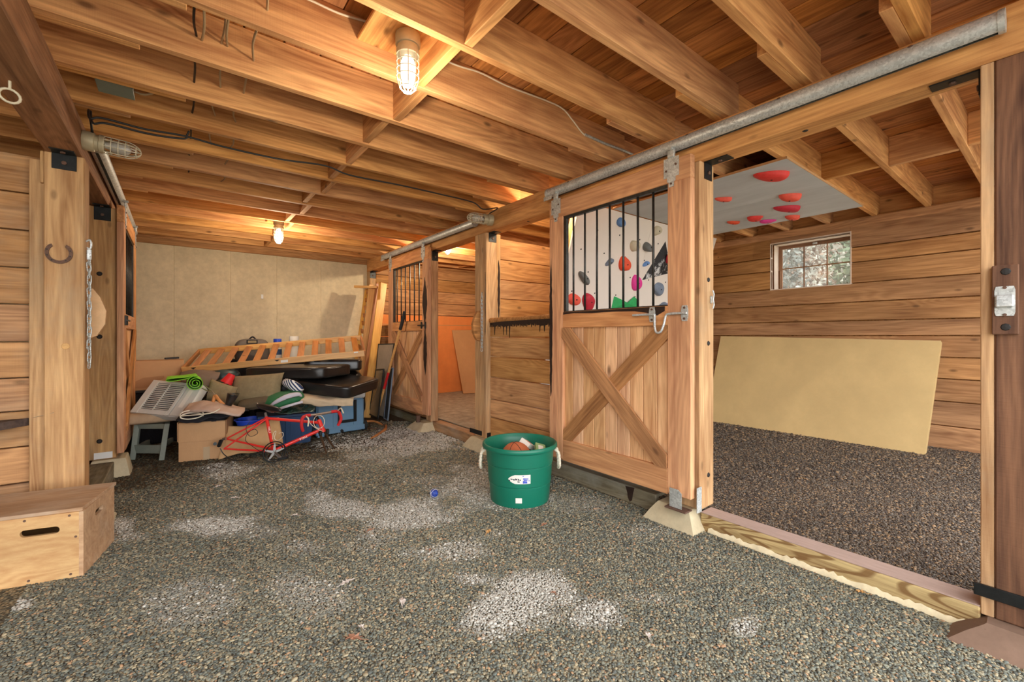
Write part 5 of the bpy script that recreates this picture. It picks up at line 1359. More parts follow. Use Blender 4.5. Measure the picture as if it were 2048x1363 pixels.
# --- dark tote carrying an upside-down carton
c0_ = at(283, 860, 4.95); tt = thing('storage_tote', (c0_.x, c0_.y, 0), 'dark tote almost hidden behind the grey stool', 'tote')
bc0 = Vector((at(318, 700, 5.15).x, at(318, 700, 5.15).y, 0)); Rc = Matrix((RGT, FWD, UP)).transposed()
build(MB().box(bc0 + UP * .30, (.50, .40, .60), Rc, .02), 'tote_body', 'black_cloth', tt); build(MB().box(bc0 + UP * .615, (.53, .43, .03), Rc, .01), 'tote_lid', 'dark_in', tt)
def carton(name, base, ex, ey, w, d, h, label, open_top=False, flaps=True):
    t = thing(name, tuple(base + ex * (w / 2) + ey * (d / 2)), label, 'cardboard box'); th = .006
    def face(nm, o, a, b, c_, mat='card'): gbox(nm, o, a, b, c_, mat, t)
    face('side_panel', base, ex * w, ey * th, UP * h); face('side_panel', base + ey * (d - th), ex * w, ey * th, UP * h)
    face('side_panel', base + ey * th, ey * (d - 2 * th), ex * th, UP * h); face('side_panel', base + ex * (w - th) + ey * th, ey * (d - 2 * th), ex * th, UP * h)
    face('bottom_panel', base + ex * th + ey * th, ex * (w - 2 * th), ey * (d - 2 * th), UP * th)
    if not open_top:
        face('top_flap', base + UP * h, ex * w, ey * (d / 2 - .002), UP * th); face('top_flap', base + ey * (d / 2 + .002) + UP * h, ex * w, ey * (d / 2 - .002), UP * th)
    return t
cb = bc0 - RGT * .25 - FWD * .20 + UP * .631
ct = carton('cardboard_box', cb, RGT, FWD, .485, .36, .325, 'tan cardboard box at the back left standing above the louvred unit')
gbox('packing_tape', cb + RGT * .0 + UP * .336, RGT * .485, FWD * .05, UP * .001, 'tape', ct).location += FWD * .155
M['card_dark'] = plain('water_marked_cardboard', srgb(176, 130, 90), .85)
build(MB().prism(wob([(.03, .09), (.12, .14), (.30, .16), (.31, .12), (.25, .10), (.22, .04), (.1, .02), (.04, .03)], .006, 3), cb - FWD * .0008, RGT, UP, FWD * .0006), 'water_stain', 'card_dark', ct)
tag(build(MB().box(cb + RGT * .37 + FWD * .24 + UP * .346, (.15, .03, .022), Euler((0, -.04, .5)).to_matrix(), .004), 'black_strap', 'dark_in'), 'small black bar lying on top of the upper cardboard box', 'bar')
# --- open carton in front
b0 = floor_at(357, 924); b1 = floor_at(441, 916)
ex = (b1 - b0); w_ = ex.length * 1.12; ex.normalize(); ey = Vector((-ex.y, ex.x, 0)); ey = ey if ey.dot(FWD) > 0 else -ey
hb = .385
cf = carton('cardboard_box', b0, ex, ey, w_, .42, hb, 'open cardboard box in front spilling black clothes', True)
gbox('side_flap', b0 + UP * (hb * .52) - ex * .012, ey * .42, ex * .005, UP * (hb * .5), 'card', cf)
gbox('front_flap', b0 + UP * (hb * .5) - ey * .012, ex * w_, ey * .005, UP * (hb * .49), 'card', cf)
gbox('side_flap', b0 + ex * (w_ + .002) + UP * (hb * .62) + ey * .02, ey * .36, ex * .005, UP * (hb * .38), 'card_in', cf)
gbox('packing_tape', b0 + ex * (w_ * .52) - ey * .002, ex * .055, ey * .001, UP * (hb * .34), 'tape', cf)
top0 = b0 + UP * hb
cm = top0 + ex * w_ / 2 + ey * .2
tag(build(blob(cm - UP * .05, (ex * (w_ * .46), ey * .19, UP * .10), .6, .5, .03, 1.6), 'clothes_heap', 'black_cloth', smooth=70), 'black clothes heaped in the open front cardboard box', 'clothes')
cloth([[at(352, 842, 4.22), at(385, 845, 4.20), at(420, 838, 4.22), at(470, 828, 4.32)], [at(372, 818, 4.38), at(400, 812, 4.36), at(440, 815, 4.36), at(490, 824, 4.45)], [at(390, 808, 4.62), at(420, 806, 4.6), at(450, 812, 4.6), at(500, 820, 4.66)]], 'black_garment', 'black_cloth', 'black garment hanging over the rim of the open cardboard box', 'clothes', .018, .012)
cloth([[at(364, 828, 4.20), at(395, 822, 4.16), at(430, 824, 4.16), at(480, 830, 4.24)], [at(376, 812, 4.34), at(404, 806, 4.32), at(440, 812, 4.30), at(488, 824, 4.36)], [at(384, 806, 4.55), at(410, 802, 4.55), at(446, 808, 4.5), at(490, 818, 4.5)]], 'pink_garment', 'pink_cloth', 'dusty pink garment lying on the black clothes', 'clothes', .012, .02)
lp = [at(358, 836, 4.13) + RGT * (.09 * math.cos(a) + .10) + UP * (.035 * math.sin(a) + .008 * k / 4) for k, a in enumerate([j * PI / 6 for j in range(0, 26)])]
tag(build(MB().tube(curve_pts(lp[:20] + [at(420, 826, 4.12), at(440, 817, 4.15)], 3), .006, 8), 'coiled_cable', 'white_cable', smooth=60), 'white cable coiled on the open cardboard box', 'cable')
# --- yoga mat
rc = at(391, 766, 4.50); prof = []
for k in range(70):
    a = k * .27; r_ = .012 + .0035 * a; prof.append((r_ * math.cos(-a + 1.2), r_ * math.sin(-a + 1.2)))
end = prof[-1]
tail = [(-.055, .055), (-.12, .045), (-.2, .03), (-.235, .04), (-.235, .058), (-.19, .064), (-.1, .068)]
outer_ = prof + [(-.03, .07)]
def strip(pts2, th, o, dep):
    mb = MB(); n = len(pts2); L_, R_ = [], []
    for k, (a, b) in enumerate(pts2):
        t0, t1 = pts2[max(0, k - 1)], pts2[min(n - 1, k + 1)]; tx, ty = t1[0] - t0[0], t1[1] - t0[1]; l = math.hypot(tx, ty) or 1
        L_.append((a - ty / l * th / 2, b + tx / l * th / 2)); R_.append((a + ty / l * th / 2, b - tx / l * th / 2))
    P3 = lambda q, d: o + RGT * q[0] + UP * q[1] + d
    for k in range(n - 1):
        mb.add([P3(L_[k], FWD * 0), P3(L_[k + 1], FWD * 0), P3(R_[k + 1], FWD * 0), P3(R_[k], FWD * 0)] + [P3(q, dep) for q in (L_[k], L_[k + 1], R_[k + 1], R_[k])], [(3, 2, 1, 0), (4, 5, 6, 7), (0, 1, 5, 4), (2, 3, 7, 6)])
    return mb
ym = thing('yoga_mat', tuple(rc - UP * .08), 'lime green rolled foam mat on top of the louvred unit', 'foam mat')
build(strip(prof, .0055, rc, FWD * .34), 'roll', 'green_mat', ym)
build(strip([(-.04, .062), (-.09, .048), (-.16, .035), (-.215, .032), (-.24, .042), (-.235, .056), (-.2, .062), (-.1, .066), (-.02, .074), (.02, .07)], .006, rc, FWD * .32), 'loose_end', 'green_mat', ym)
# --- taupe padded sheet, teal drum, red cup
cloth([[at(362, 762, 4.75), at(395, 772, 4.72), at(420, 776, 4.8)], [at(361, 748, 4.95), at(400, 745, 4.9), at(438, 752, 4.9)], [at(370, 742, 5.2), at(405, 740, 5.15), at(440, 744, 5.1)]], 'padded_sheet', 'taupe', 'taupe padded sheet tucked under the slatted frame', 'sheet', .01, .03)
tag(build(blob(at(452, 754, 5.15), (RGT * .15, FWD * .13, UP * .10), .8, .9), 'teal_ball', 'teal', smooth=80), 'dark teal ball under the left end of the slatted frame', 'ball')
rcup = thing('red_cup', tuple(at(462, 763, 4.80)), 'red plastic cup tipped among the pillows', 'cup')
ax0, ax1 = at(452, 766, 4.82), at(464, 748, 4.86)
build(MB().cyl(ax0, ax1, .062, .036, n=20), 'cup_body', 'red', rcup, smooth=40); build(MB().tube([ax0 + ((RGT * math.cos(a) + (ax1 - ax0).normalized().cross(RGT) * math.sin(a)) * .063) for a in [2 * PI * k / 20 for k in range(20)]], .004, 6, closed=True), 'cup_rim', 'red', rcup, smooth=60)
# --- pillows
def pil(pts, d, th, mat, label, tilt=.12):
    P = [at(u, v, d + dd) for (u, v, dd) in pts]; c_ = sum(P, Vector()) / 4; ex_ = ((P[1] + P[2]) - (P[0] + P[3])) / 4; ey_ = ((P[2] + P[3]) - (P[0] + P[1])) / 4
    return tag(build(pillow_mesh(c_, ex_, ey_, th), 'pillow', mat, smooth=70), label, 'pillow')
pil([(462, 820, 0), (560, 796, 0), (572, 752, .15), (464, 744, .15)], 4.82, .10, 'pillow', 'large olive grey pillow in the middle of the heap')
pil([(410, 800, 0), (468, 822, 0), (474, 772, .12), (424, 758, .12)], 4.68, .09, 'pillow', 'olive grey pillow left of the largest pillow')
pil([(470, 822, 0), (548, 806, 0), (548, 790, .3), (476, 798, .3)], 4.62, .05, 'pillow_dark', 'flat dark pillow under the large olive pillow')
pil([(400, 780, 0), (470, 782, 0), (470, 752, .1), (420, 752, .1)], 5.02, .08, 'pillow_dark', 'brownish pillow behind the two olive pillows')
# hidden mass of bags that carries the heap
M['bagblack'] = plain('black_bin_bag', (.012, .012, .013), .3, 0, .4, 10, .006, 16, spec=.6)
def bag(c_, ax, label, mat='bagblack'): return tag(build(blob(c_, ax, .7, .7, .035, 1.1, 40, 24), 'rubbish_bag', mat, smooth=70), label, 'bag')
pz = lambda u, d, z: Vector((at(u, 700, d).x, at(u, 700, d).y, z))
bag(pz(440, 5.55, .36), (RGT * .33, FWD * .30, UP * .38), 'black bin bag under the left end of the slatted frame')
bag(pz(565, 5.75, .38), (RGT * .33, FWD * .30, UP * .40), 'black bin bag under the middle of the slatted frame')
bag(pz(680, 6.15, .40), (RGT * .33, FWD * .30, UP * .42), 'black bin bag under the right end of the slatted frame')
# --- black vinyl futon cushions
def cush(pts, d, th, label, e=.22, nz=.006):
    P = [at(u, v, d + dd) for (u, v, dd) in pts]; c_ = sum(P, Vector()) / 4; ex_ = ((P[1] + P[2]) - (P[0] + P[3])) / 4; ey_ = ((P[2] + P[3]) - (P[0] + P[1])) / 4; n = ex_.cross(ey_).normalized()
    t = thing('futon_cushion', tuple(c_ - UP * th), label, 'cushion')
    build(blob(c_, (ex_, ey_, n * th), e, e, nz, .8, 52, 28), 'cushion_body', 'black_vinyl', t, smooth=50)
    q = []
    for k in range(44):
        a = 2 * PI * k / 44; sg = lambda v_: math.copysign(abs(v_) ** e, v_); q.append(c_ + ex_ * sg(math.cos(a)) * 1.0 + ey_ * sg(math.sin(a)) * 1.0 + n * th * .55)
    build(MB().tube(q, .006, 6, closed=True), 'piping', 'black_vinyl', t, smooth=60)
    return t
cush([(484, 748, 0), (646, 745, 0), (706, 738, .55), (560, 738, .55)], 4.98, .072, 'long black vinyl cushion just under the slatted frame')
cush([(584, 772, 0), (690, 786, -.05), (768, 766, .6), (648, 752, .6)], 4.98, .075, 'black vinyl cushion lying across the blue cooler')
cush([(606, 730, 0), (724, 729, .2), (724, 727, .8), (620, 727, .6)], 5.45, .075, 'black vinyl cushion wedged behind, at the right end of the slatted frame')
# --- slatted futon frame on top of the heap
sf = thing('slatted_frame', tuple(at(550, 720, 5.5)), 'varnished wooden futon frame with slats lying on the heap', 'futon frame')
FA, FB = at(364, 740, 5.02), at(729, 706, 5.50); RA, RB = at(398, 703, 5.72), at(722, 675, 6.10)
for nm, a, b in (('front_rail', FA, FB), ('rear_rail', RA, RB)): bar3(nm, a, b, .075, .030, 'orange_wood', sf)
bar3('end_rail', FA, RA, .06, .026, 'slat', sf); bar3('end_rail', FB, RB, .06, .026, 'slat', sf)
for k in range(12):
    t_ = .055 + k * .0815
    bar3('slat', FA.lerp(FB, t_) + UP * .012, RA.lerp(RB, t_) + UP * .012, .014, .075, 'slat', sf)
n_ = (FB - FA).normalized()
for t_ in (.06, .5):
    q = FA.lerp(FB, t_) - Vector((n_.y, -n_.x, 0)) * -.0
    off = Vector((n_.y, -n_.x, 0)).normalized(); off = off if off.dot(FWD) < 0 else -off
    build(MB().prism([(-.03, .01), (.03, .01), (0, -.012)], q + off * .0155 + UP * .01, n_, UP, off * .001), 'metal_wedge', 'black_steel', sf)
q = FA.lerp(FB, .54); build(MB().box(q + off * .0156 - UP * .005, (.08, .001, .03), Matrix((n_, off, UP)).transposed()), 'paper_label', 'paper_white', sf)
q = FA.lerp(FB, .95); build(MB().box(q + off * .0156 + UP * .022, (.05, .001, .015), Matrix((n_, off, UP)).transposed()), 'paper_label', 'paper_white', sf)
q = FA.lerp(FB, .295).lerp(RA.lerp(RB, .295), .45) + UP * .0195; build(MB().box(q, (.035, .05, .001), Matrix((n_, off, UP)).transposed()), 'paper_label', 'paper_white', sf)
# --- things behind the slatted frame
bp = thing('backpack', tuple(at(505, 694, 6.0) - UP * .12), 'grey brown backpack standing behind the slatted frame', 'backpack')
bcn = at(505, 704, 6.05); build(blob(bcn, (RGT * .21, FWD * .13, UP * .19), .55, .5, .01, .9), 'pack_body', 'pack_grey', bp, smooth=70)
pk = at(504, 683, 5.9) - FWD * .01; Rk = Matrix((RGT, FWD, UP)).transposed()
build(MB().box(pk, (.13, .02, .055), Rk, .006), 'name_pocket', 'black_cloth', bp); build(MB().box(pk - FWD * .011, (.10, .002, .032), Rk), 'pocket_window', 'pillow', bp)
build(MB().tube(curve_pts([bcn + RGT * .05 + UP * .17, bcn + UP * .215, bcn - RGT * .05 + UP * .17], 6), .01, 8), 'grab_handle', 'black_cloth', bp, smooth=60)
sup = thing('storage_crate', (pz(560, 6.25, 0).x, pz(560, 6.25, 0).y, 0), 'dark crate behind the heap holding up the bottle and paper roll', 'crate')
cc_ = pz(540, 6.3, 0); build(MB().box(cc_ + UP * .44, (1.0, .36, .88), Rk, .01), 'crate_body', 'dark_in', sup); build(MB().box(cc_ + UP * .90, (1.04, .40, .04), Rk, .01), 'crate_lid', 'black_cloth', sup)
bt = thing('bottle', tuple(pz(555, 6.15, .92)), 'plastic bottle with a blue cap behind the slatted frame', 'bottle')
TB = Matrix.Translation(pz(555, 6.15, .922)); zc = at(555, 685, 6.15).z - .922
build(MB().lathe([(0, 0), (.05, 0), (.055, .01), (.055, zc - .05), (.045, zc - .015), (.04, zc)], 24, TB), 'bottle_body', 'paper_white', bt, smooth=40)
build(MB().lathe([(.0558, .06), (.0558, zc - .09)], 24, TB), 'bottle_label', 'tote_blue', bt, smooth=60); build(MB().lathe([(.042, zc - .002), (.052, zc), (.052, zc + .05), (.048, zc + .056), (0, zc + .056)], 24, TB), 'cap', 'bowl_blue', bt, smooth=40)
pr = thing('paper_roll', tuple(pz(588, 6.15, .92)), 'white paper towel roll standing behind the slatted frame', 'paper roll'); TP = Matrix.Translation(pz(588, 6.15, .922)); zr = at(588, 672, 6.15).z - .922
build(MB().lathe([(.02, 0), (.062, 0), (.062, zr), (.02, zr), (.02, 0)], 28, TP), 'roll_body', 'paper_white', pr, smooth=40); build(MB().lathe([(.0195, 0), (.0195, zr)], 16, TP), 'core', 'card', pr, smooth=60)
# --- blue cooler with wheel and pull handle
k0 = floor_at(664, 872); k1 = floor_at(729, 862)
ex = (k1 - k0); ex.normalize(); k0 = k1 - ex * .60; w_ = .60; ey = Vector((-ex.y, ex.x, 0)); ey = ey if ey.dot(FWD) > 0 else -ey
Rk2 = Matrix((ex, ey, UP)).transposed(); hC = .50; dC = .38
co = thing('cooler', tuple(k0 + ex * .3 + ey * .19), 'steel blue wheeled cooler with a white lid under the black cushion', 'cooler')
def kb(nm, a0, a1, b0, b1, z0, z1, mat, ch=.01): return build(MB().box(k0 + ex * ((a0 + a1) / 2) + ey * ((b0 + b1) / 2) + UP * ((z0 + z1) / 2), (a1 - a0, b1 - b0, z1 - z0), Rk2, ch), nm, mat, co)
kb('cooler_body', 0, w_, 0, dC, .03, hC - .06, 'cooler', .02); kb('base_band', -.006, w_ + .006, -.006, dC, .03, .10, 'cooler', .008)
kb('lid', -.012, w_ + .012, -.012, dC + .01, hC - .058, hC + .02, 'cooler_lid', .02)
for a in (.20, .46): kb('body_rib', a - .006, a + .006, -.008, .002, .11, hC - .07, 'cooler', .002)
for a in (.27, .47): kb('handle_arm', a - .018, a + .018, -.022, -.001, .15, hC - .07, 'black_steel', .004)
kb('handle_bar', .27, .47, -.024, -.004, .15, .185, 'black_steel', .004)
wc = k0 + ex * (w_ - .005) + UP * .075 + ey * .07
wt = build(MB().cyl(wc, wc + ex * .045, .073, n=28), 'wheel', 'rubber', co, smooth=40); build(MB().cyl(wc + ex * .045, wc + ex * .05, .03, n=16), 'wheel_hub', 'black_steel', wt)
build(MB().cyl(k0 + ex * .3 - ey * .004 + UP * .055, k0 + ex * .3 - ey * .03 + UP * .05, .018, n=14), 'drain_cap', 'rubber', co, smooth=40)
kb('foot', .02, .10, .02, .1, 0, .03, 'cooler', .004)
# --- navy tote
n0 = floor_at(556, 893); n1 = floor_at(628, 884)
ex2 = (n1 - n0); ex2.normalize(); n0 = n1 - ex2 * .56; ey2 = Vector((-ex2.y, ex2.x, 0)); ey2 = ey2 if ey2.dot(FWD) > 0 else -ey2; Rn = Matrix((ex2, ey2, UP)).transposed()
tn = thing('storage_tote', tuple(n0 + ex2 * .28 + ey2 * .2), 'navy blue plastic tote behind the red bicycle frame', 'tote')
W1, H1, D1 = .56, .335, .36
def nb(nm, a0, a1, b0, b1, z0, z1, mat, ch=.006): return build(MB().box(n0 + ex2 * ((a0 + a1) / 2) + ey2 * ((b0 + b1) / 2) + UP * ((z0 + z1) / 2), (a1 - a0, b1 - b0, z1 - z0), Rn, ch), nm, mat, tn)
vs = []; 
for z, ins in ((0.0, .035), (H1, 0.0)):
    for a, b in ((ins, ins), (W1 - ins, ins), (W1 - ins, D1 - ins), (ins, D1 - ins)): vs.append(n0 + ex2 * a + ey2 * b + UP * (z + .001))
build(MB().add(vs, [(3, 2, 1, 0), (0, 1, 5, 4), (1, 2, 6, 5), (2, 3, 7, 6), (3, 0, 4, 7), (4, 5, 6, 7)]), 'tote_body', 'tote_blue', tn)
nb('tote_rim', -.015, W1 + .015, -.015, D1 + .015, H1 - .012, H1 + .02, 'tote_blue', .008)
for a in (.13, .29, .45):
    A0 = n0 + ex2 * a + ey2 * .033 + UP * .01; A1 = n0 + ex2 * a - ey2 * .001 + UP * (H1 - .02); bar3('wall_rib', A0, A1, .02, .055, 'tote_blue', tn, up=tuple(ey2))
cloth([[at(545, 826, 4.60), at(575, 826, 4.62), at(628, 822, 4.75)], [at(556, 816, 4.8), at(590, 814, 4.85), at(632, 808, 4.95)], [at(560, 808, 5.0), at(595, 804, 5.05), at(630, 800, 5.1)]], 'plastic_film', 'film', 'dark green plastic film crumpled on the navy tote', 'film', .014, .004, freq=2)
# --- green sleeping bag, striped cloth, towel
gb = thing('sleeping_bag', tuple(at(566, 815, 4.75)), 'green sleeping bag with a pale stripe folded on the navy tote', 'sleeping bag')
gc = at(566, 799, 4.80); g1 = (at(606, 786, 4.9) - at(527, 812, 4.7)) / 2; g2 = FWD * .18; g3 = g1.cross(g2).normalized() * -.085
g3 = g3 if g3.z > 0 else -g3
build(blob(gc, (g1, g2, g3), .75, .6, .010, 1.2, 44, 22), 'bag_body', 'green_bag', gb, smooth=70)
build(MB().tube(curve_pts([at(540, 811, 4.58), at(556, 801, 4.56), at(576, 792, 4.58), at(596, 788, 4.64), at(603, 792, 4.68)], 8), [.010 + .016 * math.sin(PI * k / 32) for k in range(33)], 10), 'pale_stripe', 'lilac', gb, smooth=70)
build(MB().tube(curve_pts([at(556, 818, 4.60), at(580, 810, 4.58), at(605, 803, 4.66)], 8), .014, 8), 'pale_edge', 'lilac', gb, smooth=70)
tag(build(blob(at(586, 771, 4.86), ((at(606, 782, 4.9) - at(568, 760, 4.86)) / 2, FWD * .12, (at(578, 778, 4.86) - at(594, 764, 4.86)) / 2 * -1.0), .7, .7, .018, 2.2), 'striped_cloth', 'striped', smooth=70), 'blue and white striped cloth bundled under the black cushion', 'cloth')
cloth([[at(578, 806, 4.72), at(610, 806, 4.78), at(640, 812, 4.9), at(672, 811, 4.95), at(688, 812, 4.98), at(706, 810, 5.02)], [at(585, 795, 4.74), at(620, 796, 4.82), at(650, 799, 4.92), at(676, 797, 4.97), at(690, 797, 5.0), at(707, 796, 5.04)], [at(596, 785, 4.98), at(630, 786, 5.05), at(655, 789, 5.12), at(680, 788, 5.16), at(692, 788, 5.18), at(708, 787, 5.2)]], 'towel', 'towel', 'beige towel draped over the cooler and the tote', 'towel', .010, .006, freq=1.5)
# --- blue bowls, black cone, saddle, wooden handles
bw = thing('plastic_bowl', tuple(pz(502, 4.72, .2)), 'royal blue plastic bowl beside the open cardboard box', 'bowl')
cbw = at(502, 846, 4.72); Tb = Matrix.Translation(cbw - UP * .06)
build(MB().lathe([(0, 0), (.09, 0), (.12, .03), (.145, .10), (.158, .105), (.158, .115), (.14, .115), (.115, .04), (0, .012)], 32, Tb), 'bowl_body', 'bowl_blue', bw, smooth=40)
tag(build(blob(pz(502, 4.74, .12), (RGT * .17, FWD * .13, UP * .13), .6, .6, .02), 'soft_bundle', 'black_cloth', smooth=70), 'dark bundle under the blue bowl', 'bundle')
cn = thing('black_cone', tuple(at(458, 815, 4.36)), 'black plastic cone tipped up on the clothes', 'cone')
ca, cb2 = at(455, 813, 4.40), at(466, 788, 4.42)
build(MB().cyl(ca, cb2, .028, .052, n=24), 'cone_body', 'black_vinyl', cn, smooth=40); build(MB().tube([cb2 + ((RGT * math.cos(a) + (cb2 - ca).normalized().cross(RGT) * math.sin(a)) * .052) for a in [2 * PI * k / 24 for k in range(24)]], .004, 6, closed=True), 'cone_rim', 'black_vinyl', cn, smooth=60)
M['handle'] = plain('orange_wood_handle', srgb(206, 138, 78), .6, 0, .15, 20)
gs = thing('garden_shears', tuple(at(436, 812, 4.42)), 'garden shears with orange wooden handles on the heap', 'shears')
build(MB().tube(curve_pts([at(424, 812, 4.42), at(427, 800, 4.42), at(430, 790, 4.44)], 6), [.014] * 6 + [.016] * 6 + [.012], 10), 'wooden_handle', 'handle', gs, smooth=60)
build(MB().tube(curve_pts([at(449, 810, 4.38), at(440, 802, 4.40), at(431, 790, 4.43)], 6), [.016] * 6 + [.015] * 6 + [.012], 10), 'wooden_handle', 'handle', gs, smooth=60)
build(MB().tube(curve_pts([at(430, 790, 4.44), at(422, 780, 4.50), at(408, 770, 4.58)], 6), .006, 8), 'blade_shank', 'chrome', gs, smooth=60)
build(MB().tube(curve_pts([at(431, 790, 4.43), at(420, 784, 4.48), at(404, 776, 4.55)], 6), .006, 8), 'blade_shank', 'chrome', gs, smooth=60)
# bicycle wheel leaning in the heap
bwh = thing('bicycle_wheelset', tuple(at(400, 820, 4.62)), 'spoked bicycle wheel half buried behind the open cardboard box', 'wheel')
cw_ = at(398, 806, 4.66); ea, eb = RGT * .21 + FWD * .05, (UP * .8 + FWD * .55).normalized() * .21
ring = lambda k_, n=48: [cw_ + ea * math.cos(2 * PI * j / n) * k_ + eb * math.sin(2 * PI * j / n) * k_ for j in range(n)]
build(MB().tube(ring(1.0), .011, 8, closed=True), 'tyre', 'rubber', bwh, smooth=60); build(MB().tube(ring(.94), .006, 6, closed=True), 'rim', 'chrome', bwh, smooth=60)
axn = ea.cross(eb).normalized(); hb_ = build(MB().cyl(cw_ - axn * .03, cw_ + axn * .03, .018, n=12), 'hub', 'chrome', bwh, smooth=40)
for j in range(20):
    a = 2 * PI * j / 20; q = cw_ + ea * math.cos(a) * .93 + eb * math.sin(a) * .93
    build(MB().cyl(cw_ + axn * (.025 if j % 2 else -.025) + (ea * math.cos(a + .6) + eb * math.sin(a + .6)) * .08, q, .0016, n=5), 'spoke', 'chrome', bwh)
# --- kraft paper bag spread behind the frame
cloth([[at(436, 921, 4.36), at(470, 908, 4.42), at(520, 902, 4.46), at(566, 886, 4.62)], [at(444, 880, 4.44), at(480, 872, 4.50), at(530, 868, 4.52), at(563, 862, 4.64)], [at(438, 850, 4.50), at(476, 852, 4.56), at(520, 846, 4.6), at(558, 834, 4.66)]], 'kraft_paper_bag', 'kraft', 'crumpled brown paper bag behind the red bicycle frame', 'paper bag', .008, .008)

# ================================================================= red bicycle frame
bk = thing('bicycle', tuple(floor_at(548, 921)), 'red road bicycle frame without wheels lying against the totes', 'bicycle frame')
B = lambda u, v, d: at(u, v, d)
seat, head_t, head_b, bb = B(533, 836, 4.42), B(640, 845, 4.47), B(645, 857, 4.46), B(547, 901, 4.30)
dr1, dr2 = B(452, 877, 4.34), B(448, 897, 4.28)
def tubeb(nm, a, b, r, mat='bike_red', r2=None): return build(MB().cyl(a, b, r, r2, n=16), nm, mat, bk, smooth=40)
tubeb('top_tube', seat, head_t, .0145); dtb = tubeb('down_tube', head_b, bb, .017); stb = tubeb('seat_tube', seat + (seat - bb) * .04, bb, .0155)
tubeb('head_tube', head_t + (head_t - head_b) * .5, head_b + (head_b - head_t) * .55, .021)
tubeb('seat_stay', seat + FWD * .02, dr1, .009, r2=.007); tubeb('seat_stay', seat - FWD * .02, dr2, .009, r2=.007)
tubeb('chain_stay', bb + FWD * .03 + UP * .01, dr1, .012, r2=.008); tubeb('chain_stay', bb - FWD * .03, dr2, .012, r2=.008)
tubeb('bottom_bracket', bb - FWD * .035, bb + FWD * .035, .023)
sp2 = tubeb('seat_post', seat, seat + (seat - bb).normalized() * .06, .0125, 'chrome')
# lettering
fdir = -FWD
def tube_text(txt, size, a, b, r_, frac, mat='paper_white', flip=False):
    x_ = (b - a).normalized(); x_ = -x_ if flip else x_
    zz_ = (fdir - x_ * fdir.dot(x_)).normalized(); y_ = zz_.cross(x_)
    return text_part(txt, size, mat, bk, a.lerp(b, frac) + zz_ * (r_ + .0006), x_, y_, .0003)
tube_text('MIELE', .030, bb, head_b, .017, .60, flip=True); tube_text('MIELE', .028, seat, bb, .0155, .38)
# fork
for (u0, v0, u1, v1, u2, v2, d0, d2) in ((638, 860, 646, 885, 653, 906, 4.46, 4.58), (648, 858, 658, 880, 670, 897, 4.5, 4.72)):
    build(MB().tube(curve_pts([B(u0, v0, d0), B(u1, v1, (d0 + d2) / 2), B(u2, v2, d2)], 8), [.0165 - .0006 * k for k in range(17)], 10), 'fork_blade', 'bronze', bk, smooth=60)
build(MB().box((B(643, 859, 4.48)), (.08, .03, .03), Rk, .008), 'fork_crown', 'bronze', bk)
for u, v, d in ((641, 866, 4.42), (655, 862, 4.44)): build(MB().box(B(u, v, d), (.03, .03, .05), Rk, .008), 'brake_caliper', 'black_steel', bk)
# stem and drop bar
stm = B(634, 833, 4.46); build(MB().tube([head_t + (head_t - head_b) * .5, stm, B(630, 829, 4.42)], .012, 10), 'stem', 'black_steel', bk, smooth=50)
bar_pts = [B(606, 861, 4.30), B(603, 850, 4.26), B(605, 836, 4.26), B(612, 831, 4.34), B(630, 829, 4.42), B(650, 826, 4.52), B(672, 822, 4.62), B(679, 826, 4.60), B(682, 838, 4.56), B(676, 850, 4.56)]
cp_ = curve_pts(bar_pts, 6)
build(MB().tube(cp_[:22], .0155, 10), 'bar_tape', 'tape_red', bk, smooth=60); build(MB().tube(cp_[33:], .0155, 10), 'bar_tape', 'tape_red', bk, smooth=60); build(MB().tube(cp_[20:35], .0125, 10), 'handlebar', 'chrome', bk, smooth=60)
for pts in ([(612, 832, 4.32), (617, 838, 4.28), (616, 852, 4.27)], [(676, 820, 4.6), (682, 816, 4.56), (687, 826, 4.54)]):
    build(MB().tube(curve_pts([B(*q) for q in pts], 6), .007, 8), 'brake_lever', 'cage', bk, smooth=60)
build(MB().tube([B(638 + 11 * math.cos(a), 843 + 13 * math.sin(a), 4.36) for a in [2 * PI * k / 28 for k in range(28)]], .0032, 6, closed=True), 'brake_cable', 'white_cable', bk, smooth=60)
build(MB().tube(curve_pts([B(616, 835, 4.3), B(622, 848, 4.32), B(636, 858, 4.36), B(645, 862, 4.4)], 6), .003, 6), 'brake_cable', 'white_cable', bk, smooth=60)
build(MB().tube(curve_pts([B(545, 878, 4.32), B(547, 866, 4.3), B(552, 862, 4.3), B(549, 876, 4.3), B(556, 880, 4.3), B(566, 872, 4.3), B(565, 864, 4.3), B(558, 866, 4.3)], 6), .003, 6), 'brake_cable', 'white_cable', bk, smooth=60)
build(MB().tube(curve_pts([B(500, 842, 4.36), B(492, 856, 4.33), B(500, 872, 4.3), B(515, 866, 4.3), B(510, 858, 4.3), B(497, 864, 4.3), B(491, 880, 4.3), B(505, 892, 4.28), B(520, 902, 4.26)], 6), .0028, 6), 'gear_cable', 'black_cable', bk, smooth=60)
